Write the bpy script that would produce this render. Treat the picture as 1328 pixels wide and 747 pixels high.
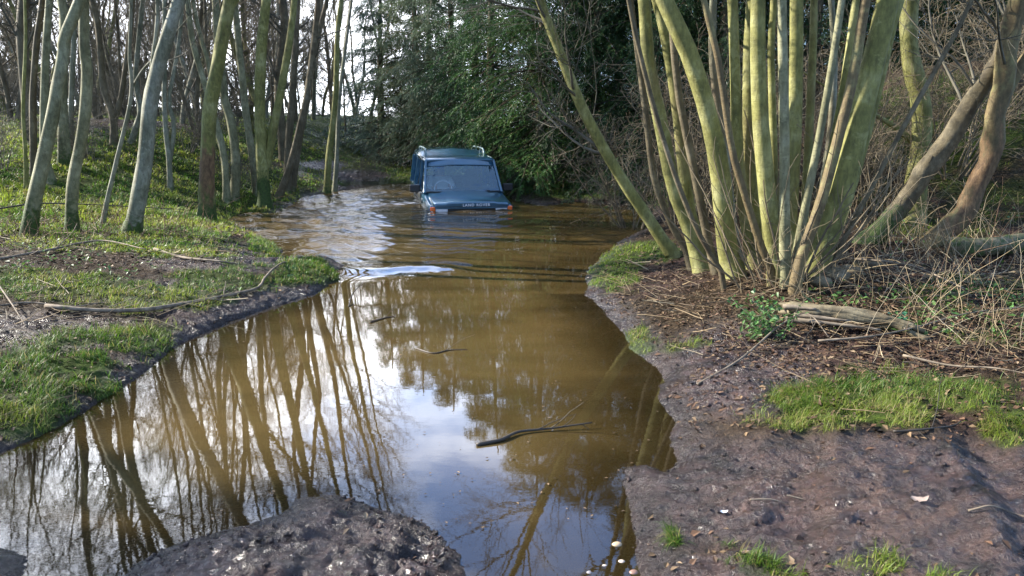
import bpy, bmesh, math, random
import numpy as np
from mathutils import Vector, Matrix

R_ = math.radians
SC = bpy.context.scene
COL = SC.collection
for o in list(bpy.data.objects):
    bpy.data.objects.remove(o)

# ------------------------------------------------------------------ camera
CAM_H, TILT, FPX = 1.6, R_(11.6), 1003.0
cd = bpy.data.cameras.new('camera')
cam = bpy.data.objects.new('camera', cd)
COL.objects.link(cam)
cd.sensor_width = 36
cd.lens = 36 * FPX / 1328
cd.clip_start = 0.05
cd.clip_end = 2000
cam.location = (0, 0, CAM_H)
cam.rotation_euler = (R_(90) - TILT, 0, 0)
SC.camera = cam

# ------------------------------------------------------------------ light
SUN_AZ, SUN_EL = -74.0, 31.0      # degrees from the view direction (+Y), negative = left
sun_dir = Vector((math.sin(R_(SUN_AZ)) * math.cos(R_(SUN_EL)), math.cos(R_(SUN_AZ)) * math.cos(R_(SUN_EL)), math.sin(R_(SUN_EL))))
sd = bpy.data.lights.new('sun', 'SUN')
sd.energy = 5.0
sd.angle = R_(0.6)
sd.color = (1.0, 0.93, 0.82)
sun = bpy.data.objects.new('sun', sd)
COL.objects.link(sun)
sun.rotation_euler = sun_dir.to_track_quat('Z', 'Y').to_euler()

world = bpy.data.worlds.new('World')
SC.world = world
world.use_nodes = True
wn, wl = world.node_tree.nodes, world.node_tree.links
wn.clear()
w_out = wn.new('ShaderNodeOutputWorld')
w_bg = wn.new('ShaderNodeBackground')
w_bg.inputs['Strength'].default_value = 0.15
w_sky = wn.new('ShaderNodeTexSky')
w_sky.sky_type = 'NISHITA'
w_sky.sun_disc = False
w_sky.sun_elevation = R_(SUN_EL)
w_sky.sun_rotation = R_(SUN_AZ)
w_sky.air_density = 1.0
w_sky.dust_density = 0.6
w_tc = wn.new('ShaderNodeTexCoord')
w_mp = wn.new('ShaderNodeMapping')
w_mp.inputs['Scale'].default_value = (1.0, 1.0, 2.2)
w_mp.inputs['Location'].default_value = (0.3, 0.1, 0.4)
w_nz = wn.new('ShaderNodeTexNoise')
w_nz.inputs['Scale'].default_value = 2.3
w_nz.inputs['Detail'].default_value = 7
w_nz.inputs['Roughness'].default_value = 0.55
w_dist = wn.new('ShaderNodeVectorMath'); w_dist.operation = 'DISTANCE'
w_dist.inputs[1].default_value = (0.02, 0.885, 0.465)          # a blue gap in the cloud
w_gap = wn.new('ShaderNodeMapRange')
w_gap.inputs['From Min'].default_value = 0.08
w_gap.inputs['From Max'].default_value = 0.34
w_gap.inputs['To Min'].default_value = -0.17
w_gap.inputs['To Max'].default_value = 0.09
w_sep = wn.new('ShaderNodeSeparateXYZ')
w_hz = wn.new('ShaderNodeMapRange')                           # high overhead the sky is bluer
w_hz.inputs['From Min'].default_value = 0.45
w_hz.inputs['From Max'].default_value = 0.9
w_hz.inputs['To Min'].default_value = 0.0
w_hz.inputs['To Max'].default_value = -0.08
w_add = wn.new('ShaderNodeMath'); w_add.operation = 'ADD'
w_add2 = wn.new('ShaderNodeMath'); w_add2.operation = 'ADD'
w_cl = wn.new('ShaderNodeMapRange')
w_cl.inputs['From Min'].default_value = 0.37
w_cl.inputs['From Max'].default_value = 0.60
w_mix = wn.new('ShaderNodeMixRGB')
w_dot = wn.new('ShaderNodeVectorMath'); w_dot.operation = 'DOT_PRODUCT'     # the cloud bank is brightest in one part of the sky
w_dot.inputs[1].default_value = Vector((math.sin(R_(-20)) * .94, math.cos(R_(-20)) * .94, .33)).normalized()   # a bright cloud bank low ahead
w_br = wn.new('ShaderNodeMapRange')
w_br.inputs['From Min'].default_value = 0.86
w_br.inputs['From Max'].default_value = 0.985
w_br.inputs['To Min'].default_value = 0.0
w_br.inputs['To Max'].default_value = 1.0
w_tint = wn.new('ShaderNodeMixRGB')
w_tint.inputs['Color1'].default_value = (1.45, 2.0, 3.1, 1)
w_tint.inputs['Color2'].default_value = (18, 18.5, 19.6, 1)
wl.new(w_tc.outputs['Generated'], w_dot.inputs[0]); wl.new(w_dot.outputs['Value'], w_br.inputs['Value']); wl.new(w_br.outputs[0], w_tint.inputs['Fac'])
wl.new(w_tint.outputs[0], w_mix.inputs['Color2'])
wl.new(w_tc.outputs['Generated'], w_mp.inputs['Vector'])
wl.new(w_mp.outputs['Vector'], w_nz.inputs['Vector'])
wl.new(w_tc.outputs['Generated'], w_dist.inputs[0])
wl.new(w_dist.outputs['Value'], w_gap.inputs['Value'])
wl.new(w_tc.outputs['Generated'], w_sep.inputs[0])
wl.new(w_sep.outputs['Z'], w_hz.inputs['Value'])
wl.new(w_nz.outputs['Fac'], w_add.inputs[0])
wl.new(w_gap.outputs[0], w_add.inputs[1])
wl.new(w_add.outputs[0], w_add2.inputs[0])
wl.new(w_hz.outputs[0], w_add2.inputs[1])
wl.new(w_add2.outputs[0], w_cl.inputs['Value'])
wl.new(w_cl.outputs[0], w_mix.inputs['Fac'])
w_sk2 = wn.new('ShaderNodeMixRGB'); w_sk2.blend_type = 'MULTIPLY'; w_sk2.inputs['Fac'].default_value = 1
w_sk2.inputs['Color2'].default_value = (1.05, 1.3, 1.7, 1)
wl.new(w_sky.outputs[0], w_sk2.inputs['Color1'])
wl.new(w_sk2.outputs[0], w_mix.inputs['Color1'])
wl.new(w_mix.outputs[0], w_bg.inputs['Color'])
wl.new(w_bg.outputs[0], w_out.inputs['Surface'])

SC.view_settings.view_transform = 'Standard'
SC.view_settings.look = 'None'
SC.view_settings.exposure = 1.98
SC.view_settings.gamma = 1.0
SC.render.engine = 'CYCLES'
SC.cycles.max_bounces = 6
SC.cycles.diffuse_bounces = 3
SC.cycles.glossy_bounces = 3
SC.cycles.transparent_max_bounces = 8
SC.cycles.use_denoising = True
SC.cycles.sample_clamp_indirect = 6

# ------------------------------------------------------------------ pixel <-> world helpers (photo pixels, 1328 x 747)
CT, ST = math.cos(TILT), math.sin(TILT)
def ray(u, v):
    a, b = (u - 664) / FPX, (v - 373.5) / FPX
    return np.array([a, CT - b * ST, -ST - b * CT])
def at_z(u, v, z=0.0):
    d = ray(u, v); t = (z - CAM_H) / d[2]
    return np.array([d[0] * t, d[1] * t, z])
def at_y(u, v, Y):
    d = ray(u, v); t = Y / d[1]
    return np.array([d[0] * t, Y, CAM_H + d[2] * t])
def project(x, y, z):
    zz = z - CAM_H
    dep = np.maximum(y * CT - zz * ST, 0.05)
    up = y * ST + zz * CT
    return 664 + FPX * x / dep, 373.5 - FPX * up / dep

# ------------------------------------------------------------------ noise
_tab = {}
def vnoise(x, y, seed=0):
    if seed not in _tab:
        _tab[seed] = np.random.RandomState(seed + 77).rand(256, 256)
    T = _tab[seed]
    xi, yi = np.floor(x).astype(np.int64), np.floor(y).astype(np.int64)
    fx, fy = x - xi, y - yi
    fx = fx * fx * (3 - 2 * fx); fy = fy * fy * (3 - 2 * fy)
    a = T[xi & 255, yi & 255]; b = T[(xi + 1) & 255, yi & 255]
    c = T[xi & 255, (yi + 1) & 255]; d = T[(xi + 1) & 255, (yi + 1) & 255]
    return (a + (b - a) * fx) * (1 - fy) + (c + (d - c) * fx) * fy
def fbm(x, y, octv=4, seed=0, gain=0.5):
    s = 0.0; a = 1.0; t = 0.0
    for k in range(octv):
        s = s + a * vnoise(x * 2 ** k + 13.7 * k, y * 2 ** k - 7.1 * k, seed + k)
        t += a; a *= gain
    return s / t
def sst(a, b, x):
    t = np.clip((x - a) / (b - a), 0, 1)
    return t * t * (3 - 2 * t)

# ------------------------------------------------------------------ the flooded track: outline of the water
WPX = [(-330, 600), (-120, 588), (0, 588), (60, 560), (110, 531), (165, 500), (205, 470), (232, 446), (300, 418), (360, 398), (415, 378), (438, 360),
       (446, 348), (430, 338), (398, 336), (376, 342), (358, 322), (322, 303), (292, 287), (318, 277), (352, 279), (378, 268), (392, 258),
       (425, 252), (452, 246), (440, 241), (455, 238), (500, 238), (560, 237), (640, 240), (668, 262), (700, 269), (760, 263), (812, 268),
       (845, 280), (838, 298), (800, 318), (772, 336), (760, 352), (762, 384), (778, 402), (798, 424), (818, 452), (840, 470),
       (856, 486), (850, 512), (868, 548), (872, 575), (882, 602), (862, 614), (840, 606), (812, 604), (806, 622), (818, 660), (828, 700),
       (834, 747), (838, 790), (760, 800), (610, 790), (612, 742), (600, 712), (556, 682), (500, 664), (440, 642), (392, 648), (364, 668),
       (300, 684), (250, 696), (206, 712), (170, 735), (140, 770), (100, 800), (30, 800), (28, 745), (34, 724), (10, 712), (-60, 700), (-330, 690)]
WP = np.array([at_z(u, v)[:2] for u, v in WPX])
def water_sd(x, y):
    """signed distance to the water's edge: negative in the water"""
    x = np.asarray(x, float); y = np.asarray(y, float)
    sh = x.shape; x = x.ravel().copy(); y = y.ravel().copy()
    # ragged edge
    k_ = np.clip(y / 5, .5, 2)
    x = x + .035 * k_ * (fbm(x * 13, y * 13, 3, 15) - .5) ; y = y + .035 * k_ * (fbm(x * 13, y * 13, 3, 16) - .5)
    xx = x + 0.10 * (fbm(x * 2.2, y * 2.2, 3, 5) - .5) * np.clip(y / 5, .35, 2)
    yy = y + 0.10 * (fbm(x * 2.2, y * 2.2, 3, 9) - .5) * np.clip(y / 5, .35, 2)
    best = np.full(x.shape, 1e9); ins = np.zeros(x.shape, bool)
    n = len(WP)
    for i in range(n):
        ax, ay = WP[i]; bx, by = WP[(i + 1) % n]
        dx, dy = bx - ax, by - ay
        t = np.clip(((xx - ax) * dx + (yy - ay) * dy) / (dx * dx + dy * dy + 1e-12), 0, 1)
        dd = (xx - ax - t * dx) ** 2 + (yy - ay - t * dy) ** 2
        best = np.minimum(best, dd)
        c = ((ay > yy) != (by > yy)) & (xx < dx * (yy - ay) / (dy if abs(dy) > 1e-12 else 1e-12) + ax)
        ins ^= c
    d = np.sqrt(best)
    d[ins] *= -1
    return d.reshape(sh)

def ell(u, v, cu, cv, ru, rv):
    r = np.sqrt(((u - cu) / ru) ** 2 + ((v - cv) / rv) ** 2)
    return 1 - sst(0.65, 1.15, r)

GRASS = [(100, 478, 115, 46, 1.0), (30, 520, 80, 44, 1.0), (182, 440, 52, 30, 1.0), (402, 352, 46, 20, 1.0), (300, 360, 80, 20, .85), (60, 372, 130, 22, .9),
         (200, 385, 140, 20, .85), (220, 322, 90, 14, .8), (345, 318, 30, 14, .8), (150, 300, 180, 26, .7), (80, 250, 200, 60, .9), (240, 262, 130, 42, 1.0),
         (300, 240, 120, 30, .9), (420, 232, 40, 10, .8), (0, 210, 160, 60, 1.0), (200, 195, 200, 30, 1.0), (420, 215, 60, 8, .8), (500, 226, 60, 14, .7), (350, 285, 40, 12, .7),
         (798, 352, 36, 34, 1.0), (850, 326, 46, 14, 1.0), (826, 442, 26, 20, .75), (884, 444, 28, 14, .6), (1100, 528, 118, 34, .95), (1210, 505, 110, 34, .8), (1325, 545, 60, 26, .9),
         (1150, 490, 80, 16, .6), (872, 697, 12, 9, .9), (1130, 726, 62, 15, .5), (985, 742, 60, 10, .5), (1245, 742, 45, 9, .7), (930, 708, 16, 8, .5), (430, 668, 20, 8, .12),
         (770, 247, 130, 12, 1.), (890, 258, 90, 12, .8), (540, 225, 60, 20, .9), (1220, 160, 150, 70, .85), (1230, 260, 130, 50, .6), (1300, 380, 140, 26, .5), (1000, 250, 90, 20, .4), (1290, 440, 80, 20, .3)]
def grass_mask(x, y, z):
    u, v = project(x, y, z)
    k_ = np.clip(3.5 / np.maximum(y, .5), .15, 1.2)
    u = u + 110 * k_ * (fbm(x * 2.6, y * 2.6, 4, 33, .6) - .5); v = v + 75 * np.minimum(k_, 8 * k_ ** 2) * (fbm(x * 2.6 + 9, y * 2.6, 4, 35, .6) - .5)
    g = np.zeros(np.shape(x))
    for cu, cv, ru, rv, s in GRASS:
        if True:
            g = np.maximum(g, s * ell(u, v, cu, cv, ru, rv))
    far = (y > 22) | (u < -80) | (u > 1410)
    g = np.maximum(g, np.where(far & (y > 3.0), 0.85, 0))
    n = fbm(x * 3.1, y * 3.1, 4, 21, .6)
    hill = (y > 8.5) & (x < -1.5)
    g = g * sst(0.40, 0.60, n + 0.22 * g + np.where(hill, .10, 0))
    g = np.maximum(g, np.where(far & (y > 20), .6, 0))
    u0, v0 = project(x, y, z)
    return np.clip(g * (1 - np.where(y > 19.5, np.maximum(ell(u0, v0, 462, 228, 50, 9), ell(u0, v0, 420, 214, 34, 6)), 0)), 0, 1)

def base_height(x, y, d):
    out = np.maximum(d, 0)
    h = 0.022 * (1 - np.exp(-out / 0.05)) + 0.115 * (1 - np.exp(-out / 0.50)) + 0.022 * np.minimum(out, 8)
    # the left bank stands a little higher, with the hill behind it
    h *= 1 - .48 * np.exp(-((x + .55) / .9) ** 2 - ((y - 2.6) / .8) ** 2)
    for rx, rs in ((2.0, .06), (3.3, .05), (1.2, .04)):      # old wheel ruts in the mud on the right
        q_ = x - rx - .22 * (y - 3) - .12 * np.sin(y * 1.7 + rx)
        h += sst(.1, .5, out) * sst(5.0, 4.2, y) * rs * (-.5 * np.exp(-(q_ / .09) ** 2) + .35 * np.exp(-((np.abs(q_) - .17) / .06) ** 2))
    lb = sst(-0.4, -2.2, x) * sst(3.0, 4.5, y)
    h += lb * 0.08 * (1 - np.exp(-out / 0.8))
    h += 1.55 * sst(9.0, 19.0, y) * sst(-3.2, -9.5, x) * (1 - np.exp(-out / 1.5))
    h += .8 * sst(19.0, 60.0, y) * sst(-6, -30, x)
    # right bank: a low shelf under the coppice, a steep bank behind
    rb = sst(1.2, 2.4, x) * sst(4.6, 6.2, y)
    h += rb * 0.16 * (1 - np.exp(-out / 0.5))
    h += 2.3 * sst(8.6, 13.5, y) * sst(3.2, 7.5, x)
    h += 1.2 * sst(13, 30, y) * sst(5, 16, x)
    h += 0.45 * sst(21.5, 24, y) * sst(-3.6, -1.5, x) * sst(6, 1, x)
    h += 0.5 * sst(22, 60, y)
    h += 0.05 * (1 - np.exp(-out / .15)) * np.exp(-((x + .62) / .5) ** 2 - ((y - 2.65) / .35) ** 2)
    mo_ = np.exp(-((x + .55) / .8) ** 2 - ((y - 2.7) / .6) ** 2) * (1 - np.exp(-out / .08))
    h *= 1 + mo_ * .9 * (fbm(x * 3.2 + 7, y * 3.6, 3, 56) - .5)
    h += mo_ * (.05 * (fbm(x * 26, y * 30, 3, 58, .6) - .5) )
    h += mo_ * .07 * (fbm(x * 6 + 3, y * 8, 4, 57, .6) - .5)
    # under water
    dep = np.maximum(-d, 0)
    h = np.where(d < 0, -0.012 - 0.16 * np.minimum(dep, 0.35) - 0.35 * np.maximum(dep - 0.35, 0), h)
    return np.maximum(h, -0.75)
def height(x, y, d=None, micro=True):
    x = np.asarray(x, float); y = np.asarray(y, float)
    if d is None:
        d = water_sd(x, y)
    h = base_height(x, y, d)
    land = sst(-0.25, 0.35, d)
    h = h + land * (0.09 * (fbm(x * .9, y * .9, 3, 31) - .5) * sst(0, 1.2, d))
    if micro:
        m = (1 - .0 * y)
        ridg = 1 - np.abs(2 * fbm(x * 5.5, y * 8.0, 3, 41) - 1)
        h = h + land * 0.035 * (ridg - .72)
        h = h + land * 0.036 * (fbm(x * 15, y * 21, 4, 51, .62) - .5)
        h = h + land * 0.020 * (fbm(x * 30 + 40, y * 38, 3, 53, .7) - .5)
        h = h + land * 0.016 * np.maximum(0, fbm(x * 42, y * 46, 2, 61, .7) - .55) * 2
    return h
def hz(x, y):
    return float(height(np.array([x]), np.array([y]))[0])
def ground_px(u, v):
    """where the view ray through a photo pixel meets the ground"""
    d = ray(u, v)
    t = np.concatenate([np.linspace(1.5, 12, 900), np.linspace(12, 70, 1500)])
    X, Y, Z = d[0] * t, d[1] * t, CAM_H + d[2] * t
    h = height(X, Y, micro=False)
    i = int(np.argmax(Z <= h)) if (Z <= h).any() else len(t) - 1
    return np.array([X[i], Y[i], hz(X[i], Y[i])])

# ------------------------------------------------------------------ mesh helpers
def tag(o, label=None, cat=None, group=None, kind=None):
    if label: o['label'] = label
    if cat: o['category'] = cat
    if group: o['group'] = group
    if kind: o['kind'] = kind
    return o
def empty(name, loc, label=None, cat=None, group=None, rz=0):
    o = bpy.data.objects.new(name, None)
    o.empty_display_size = .2
    o.location = loc; o.rotation_euler = (0, 0, rz)
    COL.objects.link(o)
    return tag(o, label, cat, group)
class MB:
    """collects vertices / quads / tris, builds ONE mesh object"""
    def __init__(s):
        s.V = []; s.Q = []; s.T = []; s.n = 0; s.A = {}
    def add(s, V, Q=None, T=None, **attrs):
        V = np.asarray(V, float).reshape(-1, 3)
        s.V.append(V)
        if Q is not None and len(Q): s.Q.append(np.asarray(Q).reshape(-1, 4) + s.n)
        if T is not None and len(T): s.T.append(np.asarray(T).reshape(-1, 3) + s.n)
        for k, a in attrs.items():
            a = np.asarray(a, float)
            s.A.setdefault(k, []).append((s.n, a))
        s.n += len(V)
        return s
    def build(s, name, mat, parent=None, origin=None, smooth=True):
        V = np.concatenate(s.V) if s.V else np.zeros((0, 3))
        if origin is not None: V = V - np.asarray(origin)
        Q = np.concatenate(s.Q) if s.Q else np.zeros((0, 4), int)
        T = np.concatenate(s.T) if s.T else np.zeros((0, 3), int)
        me = bpy.data.meshes.new(name)
        me.vertices.add(len(V)); me.vertices.foreach_set('co', V.astype(np.float32).ravel())
        nl = len(Q) * 4 + len(T) * 3
        me.loops.add(nl)
        me.loops.foreach_set('vertex_index', np.concatenate([Q.ravel(), T.ravel()]).astype(np.int32))
        me.polygons.add(len(Q) + len(T))
        st = np.concatenate([np.arange(len(Q)) * 4, len(Q) * 4 + np.arange(len(T)) * 3]).astype(np.int32)
        me.polygons.foreach_set('loop_start', st)
        me.update(calc_edges=True)
        me.polygons.foreach_set('use_smooth', np.full(len(Q) + len(T), smooth))
        for k, lst in s.A.items():
            if lst[0][1].ndim == 2:
                at = me.attributes.new(k, 'FLOAT_COLOR', 'POINT')
                buf = np.zeros((len(V), 4)); buf[:, 3] = 1
                for n0, a in lst: buf[n0:n0 + len(a), :3] = a
                at.data.foreach_set('color', buf.astype(np.float32).ravel())
            else:
                at = me.attributes.new(k, 'FLOAT', 'POINT')
                buf = np.zeros(len(V))
                for n0, a in lst: buf[n0:n0 + len(a)] = a
                at.data.foreach_set('value', buf.astype(np.float32))
        me.update()
        if isinstance(mat, (list, tuple)):
            for m in mat: me.materials.append(m)
        elif mat: me.materials.append(mat)
        o = bpy.data.objects.new(name, me)
        COL.objects.link(o)
        if parent: o.parent = parent
        return o
def nrm(a):
    return a / np.maximum(np.linalg.norm(a, axis=-1, keepdims=True), 1e-9)
def tubes(mb, P, Rr, sides=6, rough=0.0, seed=0, cap=False, **attrs):
    """P (N,K,3), Rr (N,K): many tubes at once"""
    P = np.asarray(P, float); Rr = np.asarray(Rr, float)
    if P.ndim == 2: P = P[None]; Rr = Rr[None]
    N, K, _ = P.shape
    T = nrm(np.gradient(P, axis=1))
    mean = nrm(P[:, -1] - P[:, 0])
    ref = np.where(np.abs(mean[:, 2:3]) > .8, np.array([[1., 0, 0]]), np.array([[0, 0, 1.]]))[:, None, :]
    A = nrm(np.cross(T, ref)); B = np.cross(T, A)
    th = np.arange(sides) * 2 * np.pi / sides
    rr = Rr[:, :, None] * np.ones(sides)
    if rough:
        kk = np.arange(K)[None, :, None] * .55 + np.arange(N)[:, None, None] * 11.3
        rr = rr * (1 + rough * 2 * (fbm(kk + 0 * rr, (th * 0 + np.cos(th) * 1.3 + 5)[None, None, :] + np.sin(th)[None, None, :] * 1.7 + 0 * rr, 3, seed) - .5))
    V = P[:, :, None, :] + rr[..., None] * (np.cos(th)[None, None, :, None] * A[:, :, None, :] + np.sin(th)[None, None, :, None] * B[:, :, None, :])
    i = np.arange(N)[:, None, None] * K * sides; k = np.arange(K - 1)[None, :, None] * sides
    j = np.arange(sides)[None, None, :]; j2 = (j + 1) % sides
    Q = np.stack([i + k + j, i + k + j2, i + k + sides + j2, i + k + sides + j], -1).reshape(-1, 4)
    V = V.reshape(-1, 3)
    Tt = None
    if cap:
        extra = []; Tt = []
        nb = len(V)
        for n in range(N):
            for e, kk in ((0, 0), (1, K - 1)):
                c = nb + len(extra); extra.append(P[n, kk])
                s0 = n * K * sides + kk * sides
                for q in range(sides):
                    a_, b_ = s0 + q, s0 + (q + 1) % sides
                    Tt.append((c, b_, a_) if e == 0 else (c, a_, b_))
        V = np.concatenate([V, np.array(extra)])
    at = {}
    for k_, a in attrs.items():
        a = np.asarray(a, float)
        if a.shape == (3,): at[k_] = np.tile(a, (len(V), 1))
        elif a.ndim == 2 and a.shape == (N, K):
            aa = np.repeat(a.ravel(), sides)
            at[k_] = np.concatenate([aa, np.zeros(len(V) - len(aa))])
        elif a.ndim == 2: at[k_] = np.repeat(a, K * sides, axis=0)
        else: at[k_] = np.full(len(V), float(a))
    mb.add(V, Q, Tt, **at)
def spline(pts, n):
    """Catmull-Rom resample"""
    p = np.asarray(pts, float)
    p = np.vstack([2 * p[0] - p[1], p, 2 * p[-1] - p[-2]])
    m = len(p) - 3
    t = np.linspace(0, m - 1e-6, n); i = t.astype(int); f = (t - i)[:, None]
    a, b, c, d = p[i], p[i + 1], p[i + 2], p[i + 3]
    return .5 * ((2 * b) + (c - a) * f + (2 * a - 5 * b + 4 * c - d) * f ** 2 + (3 * b - a - 3 * c + d) * f ** 3)
def offshoots(P, Rr, n, rng, t=(.2, 1.), length=(1., 2.), ang=(35, 70), K=6, rratio=.45, rmin=.003, rmax=.04, up=.06, wig=.12, bias=None):
    """n children per polyline"""
    N, K0, _ = P.shape
    tt = rng.uniform(t[0], t[1], (N, n))
    f = tt * (K0 - 1); i = np.minimum(f.astype(int), K0 - 2); fr = f - i
    ar = np.arange(N)[:, None]
    p0 = P[ar, i] * (1 - fr[..., None]) + P[ar, i + 1] * fr[..., None]
    T = nrm(P[ar, i + 1] - P[ar, i])
    r0 = Rr[ar, i] * (1 - fr) + Rr[ar, i + 1] * fr
    rnd = rng.normal(size=(N, n, 3))
    if bias is not None: rnd = rnd + np.asarray(bias)
    perp = nrm(rnd - (rnd * T).sum(-1, keepdims=True) * T)
    a = np.radians(rng.uniform(ang[0], ang[1], (N, n)))[..., None]
    D = nrm(np.cos(a) * T + np.sin(a) * perp)
    L = rng.uniform(length[0], length[1], (N, n)) * (1.15 - .65 * tt)
    st = (L / (K - 1))[..., None]
    pts = [p0]
    for k in range(K - 1):
        D = nrm(D + wig * rng.normal(size=D.shape) + np.array([0, 0, up]))
        pts.append(pts[-1] + D * st)
    Pn = np.stack(pts, 2).reshape(N * n, K, 3)
    r1 = np.clip(r0 * rratio, rmin, rmax).reshape(-1, 1)
    Rn = r1 * np.linspace(1, .38, K)[None]
    return Pn, np.maximum(Rn, rmin * .7)

# ------------------------------------------------------------------ materials
def new_mat(name):
    m = bpy.data.materials.new(name); m.use_nodes = True
    nt = m.node_tree; b = nt.nodes['Principled BSDF']
    return m, nt, b
def noise(nt, scale, detail=4, rough=.55, vec=None, dist=0):
    n = nt.nodes.new('ShaderNodeTexNoise')
    n.inputs['Scale'].default_value = scale; n.inputs['Detail'].default_value = detail
    n.inputs['Roughness'].default_value = rough; n.inputs['Distortion'].default_value = dist
    if vec: nt.links.new(vec, n.inputs['Vector'])
    return n.outputs['Fac']
def ramp(nt, fac, stops):
    r = nt.nodes.new('ShaderNodeValToRGB')
    e = r.color_ramp.elements
    while len(e) < len(stops): e.new(.5)
    for el, (p, c) in zip(e, stops):
        el.position = p; el.color = (*c, 1) if len(c) == 3 else c
    nt.links.new(fac, r.inputs[0])
    return r.outputs[0]
def mix(nt, fac, a, b, mode='MIX'):
    m = nt.nodes.new('ShaderNodeMixRGB'); m.blend_type = mode
    for s, x in ((0, fac), (1, a), (2, b)):
        if isinstance(x, (int, float)): m.inputs[s].default_value = x
        elif isinstance(x, tuple): m.inputs[s].default_value = (*x, 1)
        else: nt.links.new(x, m.inputs[s])
    return m.outputs[0]
def attr(nt, name, out='Fac'):
    a = nt.nodes.new('ShaderNodeAttribute'); a.attribute_name = name
    return a.outputs[out]
def bump(nt, b, h, strength=.5, dist=.01, prev=None):
    n = nt.nodes.new('ShaderNodeBump')
    n.inputs['Strength'].default_value = strength; n.inputs['Distance'].default_value = dist
    nt.links.new(h, n.inputs['Height'])
    if prev: nt.links.new(prev, n.inputs['Normal'])
    nt.links.new(n.outputs[0], b.inputs['Normal'])
    return n.outputs[0]
def mapr(nt, v, a, b, c=0., d=1.):
    n = nt.nodes.new('ShaderNodeMapRange')
    for s, x in zip((1, 2, 3, 4), (a, b, c, d)): n.inputs[s].default_value = x
    nt.links.new(v, n.inputs[0]); return n.outputs[0]
def texco(nt, out='Object', scale=None):
    t = nt.nodes.new('ShaderNodeTexCoord').outputs[out]
    if scale:
        m = nt.nodes.new('ShaderNodeMapping'); m.inputs['Scale'].default_value = scale
        nt.links.new(t, m.inputs['Vector']); return m.outputs[0]
    return t

def bark(name, c1, c2, c3, spot=.5, moss=(.045, .075, .012), rough=.75, ringy=1.0):
    m, nt, b = new_mat(name)
    v = texco(nt, 'Object'); vs = texco(nt, 'Object', (1, 1, .35)); vr = texco(nt, 'Object', (1, 1, 6))
    a = noise(nt, 3.2, 5, .6, v)
    col = ramp(nt, a, [(.3, c1), (.5, c2), (.7, c3)])
    fine = noise(nt, 28, 5, .7, vs)
    col = mix(nt, .6, col, ramp(nt, fine, [(.3, (.25, .25, .25)), (.7, (1.6, 1.6, 1.6))]), 'MULTIPLY')
    sp = nt.nodes.new('ShaderNodeTexVoronoi'); sp.inputs['Scale'].default_value = 13; nt.links.new(texco(nt, 'Object', (1, 1, 1.8)), sp.inputs['Vector'])
    spf = mapr(nt, sp.outputs['Distance'], .09, .16, spot, 0)
    col = mix(nt, spf, col, (.03, .025, .015))
    ring = noise(nt, 9, 3, .8, vr)
    rf = mapr(nt, ring, .60, .70, 0, .35 * ringy)
    col = mix(nt, rf, col, (c1[0] * .4, c1[1] * .4, c1[2] * .4))
    lich = mapr(nt, noise(nt, 5.5, 6, .75, v, .6), .56, .63, 0, .45)
    col = mix(nt, lich, col, (c3[0] * 1.25, c3[1] * 1.25, c3[2] * 1.2))
    brown = mapr(nt, noise(nt, 1.1, 4, .6, texco(nt, 'Object', (1, 1, .6))), .55, .72, 0, .55)
    col = mix(nt, brown, col, (.12, .075, .04))
    pf = nt.nodes.new('ShaderNodeMath'); pf.operation = 'MULTIPLY_ADD'
    nt.links.new(noise(nt, 7, 4, .65, vs), pf.inputs[0]); pf.inputs[1].default_value = 1.0; nt.links.new(attr(nt, 'peel'), pf.inputs[2])
    col = mix(nt, mapr(nt, pf.outputs[0], .98, 1.08), col, ramp(nt, fine, [(.35, (.05, .028, .014)), (.65, (.17, .105, .05))]))
    mo = attr(nt, 'moss')
    mf = nt.nodes.new('ShaderNodeMath'); mf.operation = 'ADD'
    nt.links.new(mo, mf.inputs[0]); nt.links.new(noise(nt, 14, 4, .6, v), mf.inputs[1])
    mf = mapr(nt, mf.outputs[0], .75, .98)
    mc = ramp(nt, noise(nt, 30, 3, .6, v), [(.3, (moss[0] * .4, moss[1] * .4, moss[2] * .5)), (.7, moss)])
    col = mix(nt, mf, col, mc)
    nt.links.new(col, b.inputs['Base Color'])
    b.inputs['Roughness'].default_value = rough
    b.inputs['Specular IOR Level'].default_value = .3
    hh = mix(nt, .5, fine, ring)
    bump(nt, b, hh, .7, .012)
    return m
M_bark = bark('grey_bark', (.075, .078, .042), (.15, .15, .098), (.26, .26, .20))
M_bark_olive = bark('olive_grey_bark', (.07, .07, .032), (.15, .145, .075), (.25, .245, .15))
M_bark_green = bark('olive_bark', (.085, .085, .022), (.155, .15, .042), (.24, .235, .10), spot=.35, ringy=.6)
M_bark_brown = bark('brown_bark', (.045, .035, .018), (.09, .072, .038), (.16, .135, .085), spot=.3)
M_bark_orange = bark('peeling_bark', (.055, .040, .018), (.115, .085, .038), (.165, .155, .065), spot=.5)
def plain(name, c, rough=.8, var=.5, scale=8, co='Object', spec=.3, rnd=0):
    m, nt, b = new_mat(name)
    n = noise(nt, scale, 4, .6, texco(nt, co))
    col = ramp(nt, n, [(.3, tuple(x * (1 - var) for x in c)), (.7, tuple(x * (1 + var * .6) for x in c))])
    if rnd:
        oi = nt.nodes.new('ShaderNodeObjectInfo')
        col = mix(nt, rnd, col, ramp(nt, oi.outputs['Random'], [(0, (.5, .5, .5)), (1, (1.6, 1.6, 1.6))]), 'MULTIPLY')
    nt.links.new(col, b.inputs['Base Color'])
    b.inputs['Roughness'].default_value = rough; b.inputs['Specular IOR Level'].default_value = spec
    return m
M_twig = plain('twig_bark', (.085, .078, .055), .8, .5, 3)
M_twig_pale = plain('pale_twig', (.125, .10, .062), .8, .5, 4)
M_deadwood = plain('dead_wood', (.15, .12, .085), .85, .7, 14)
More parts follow.
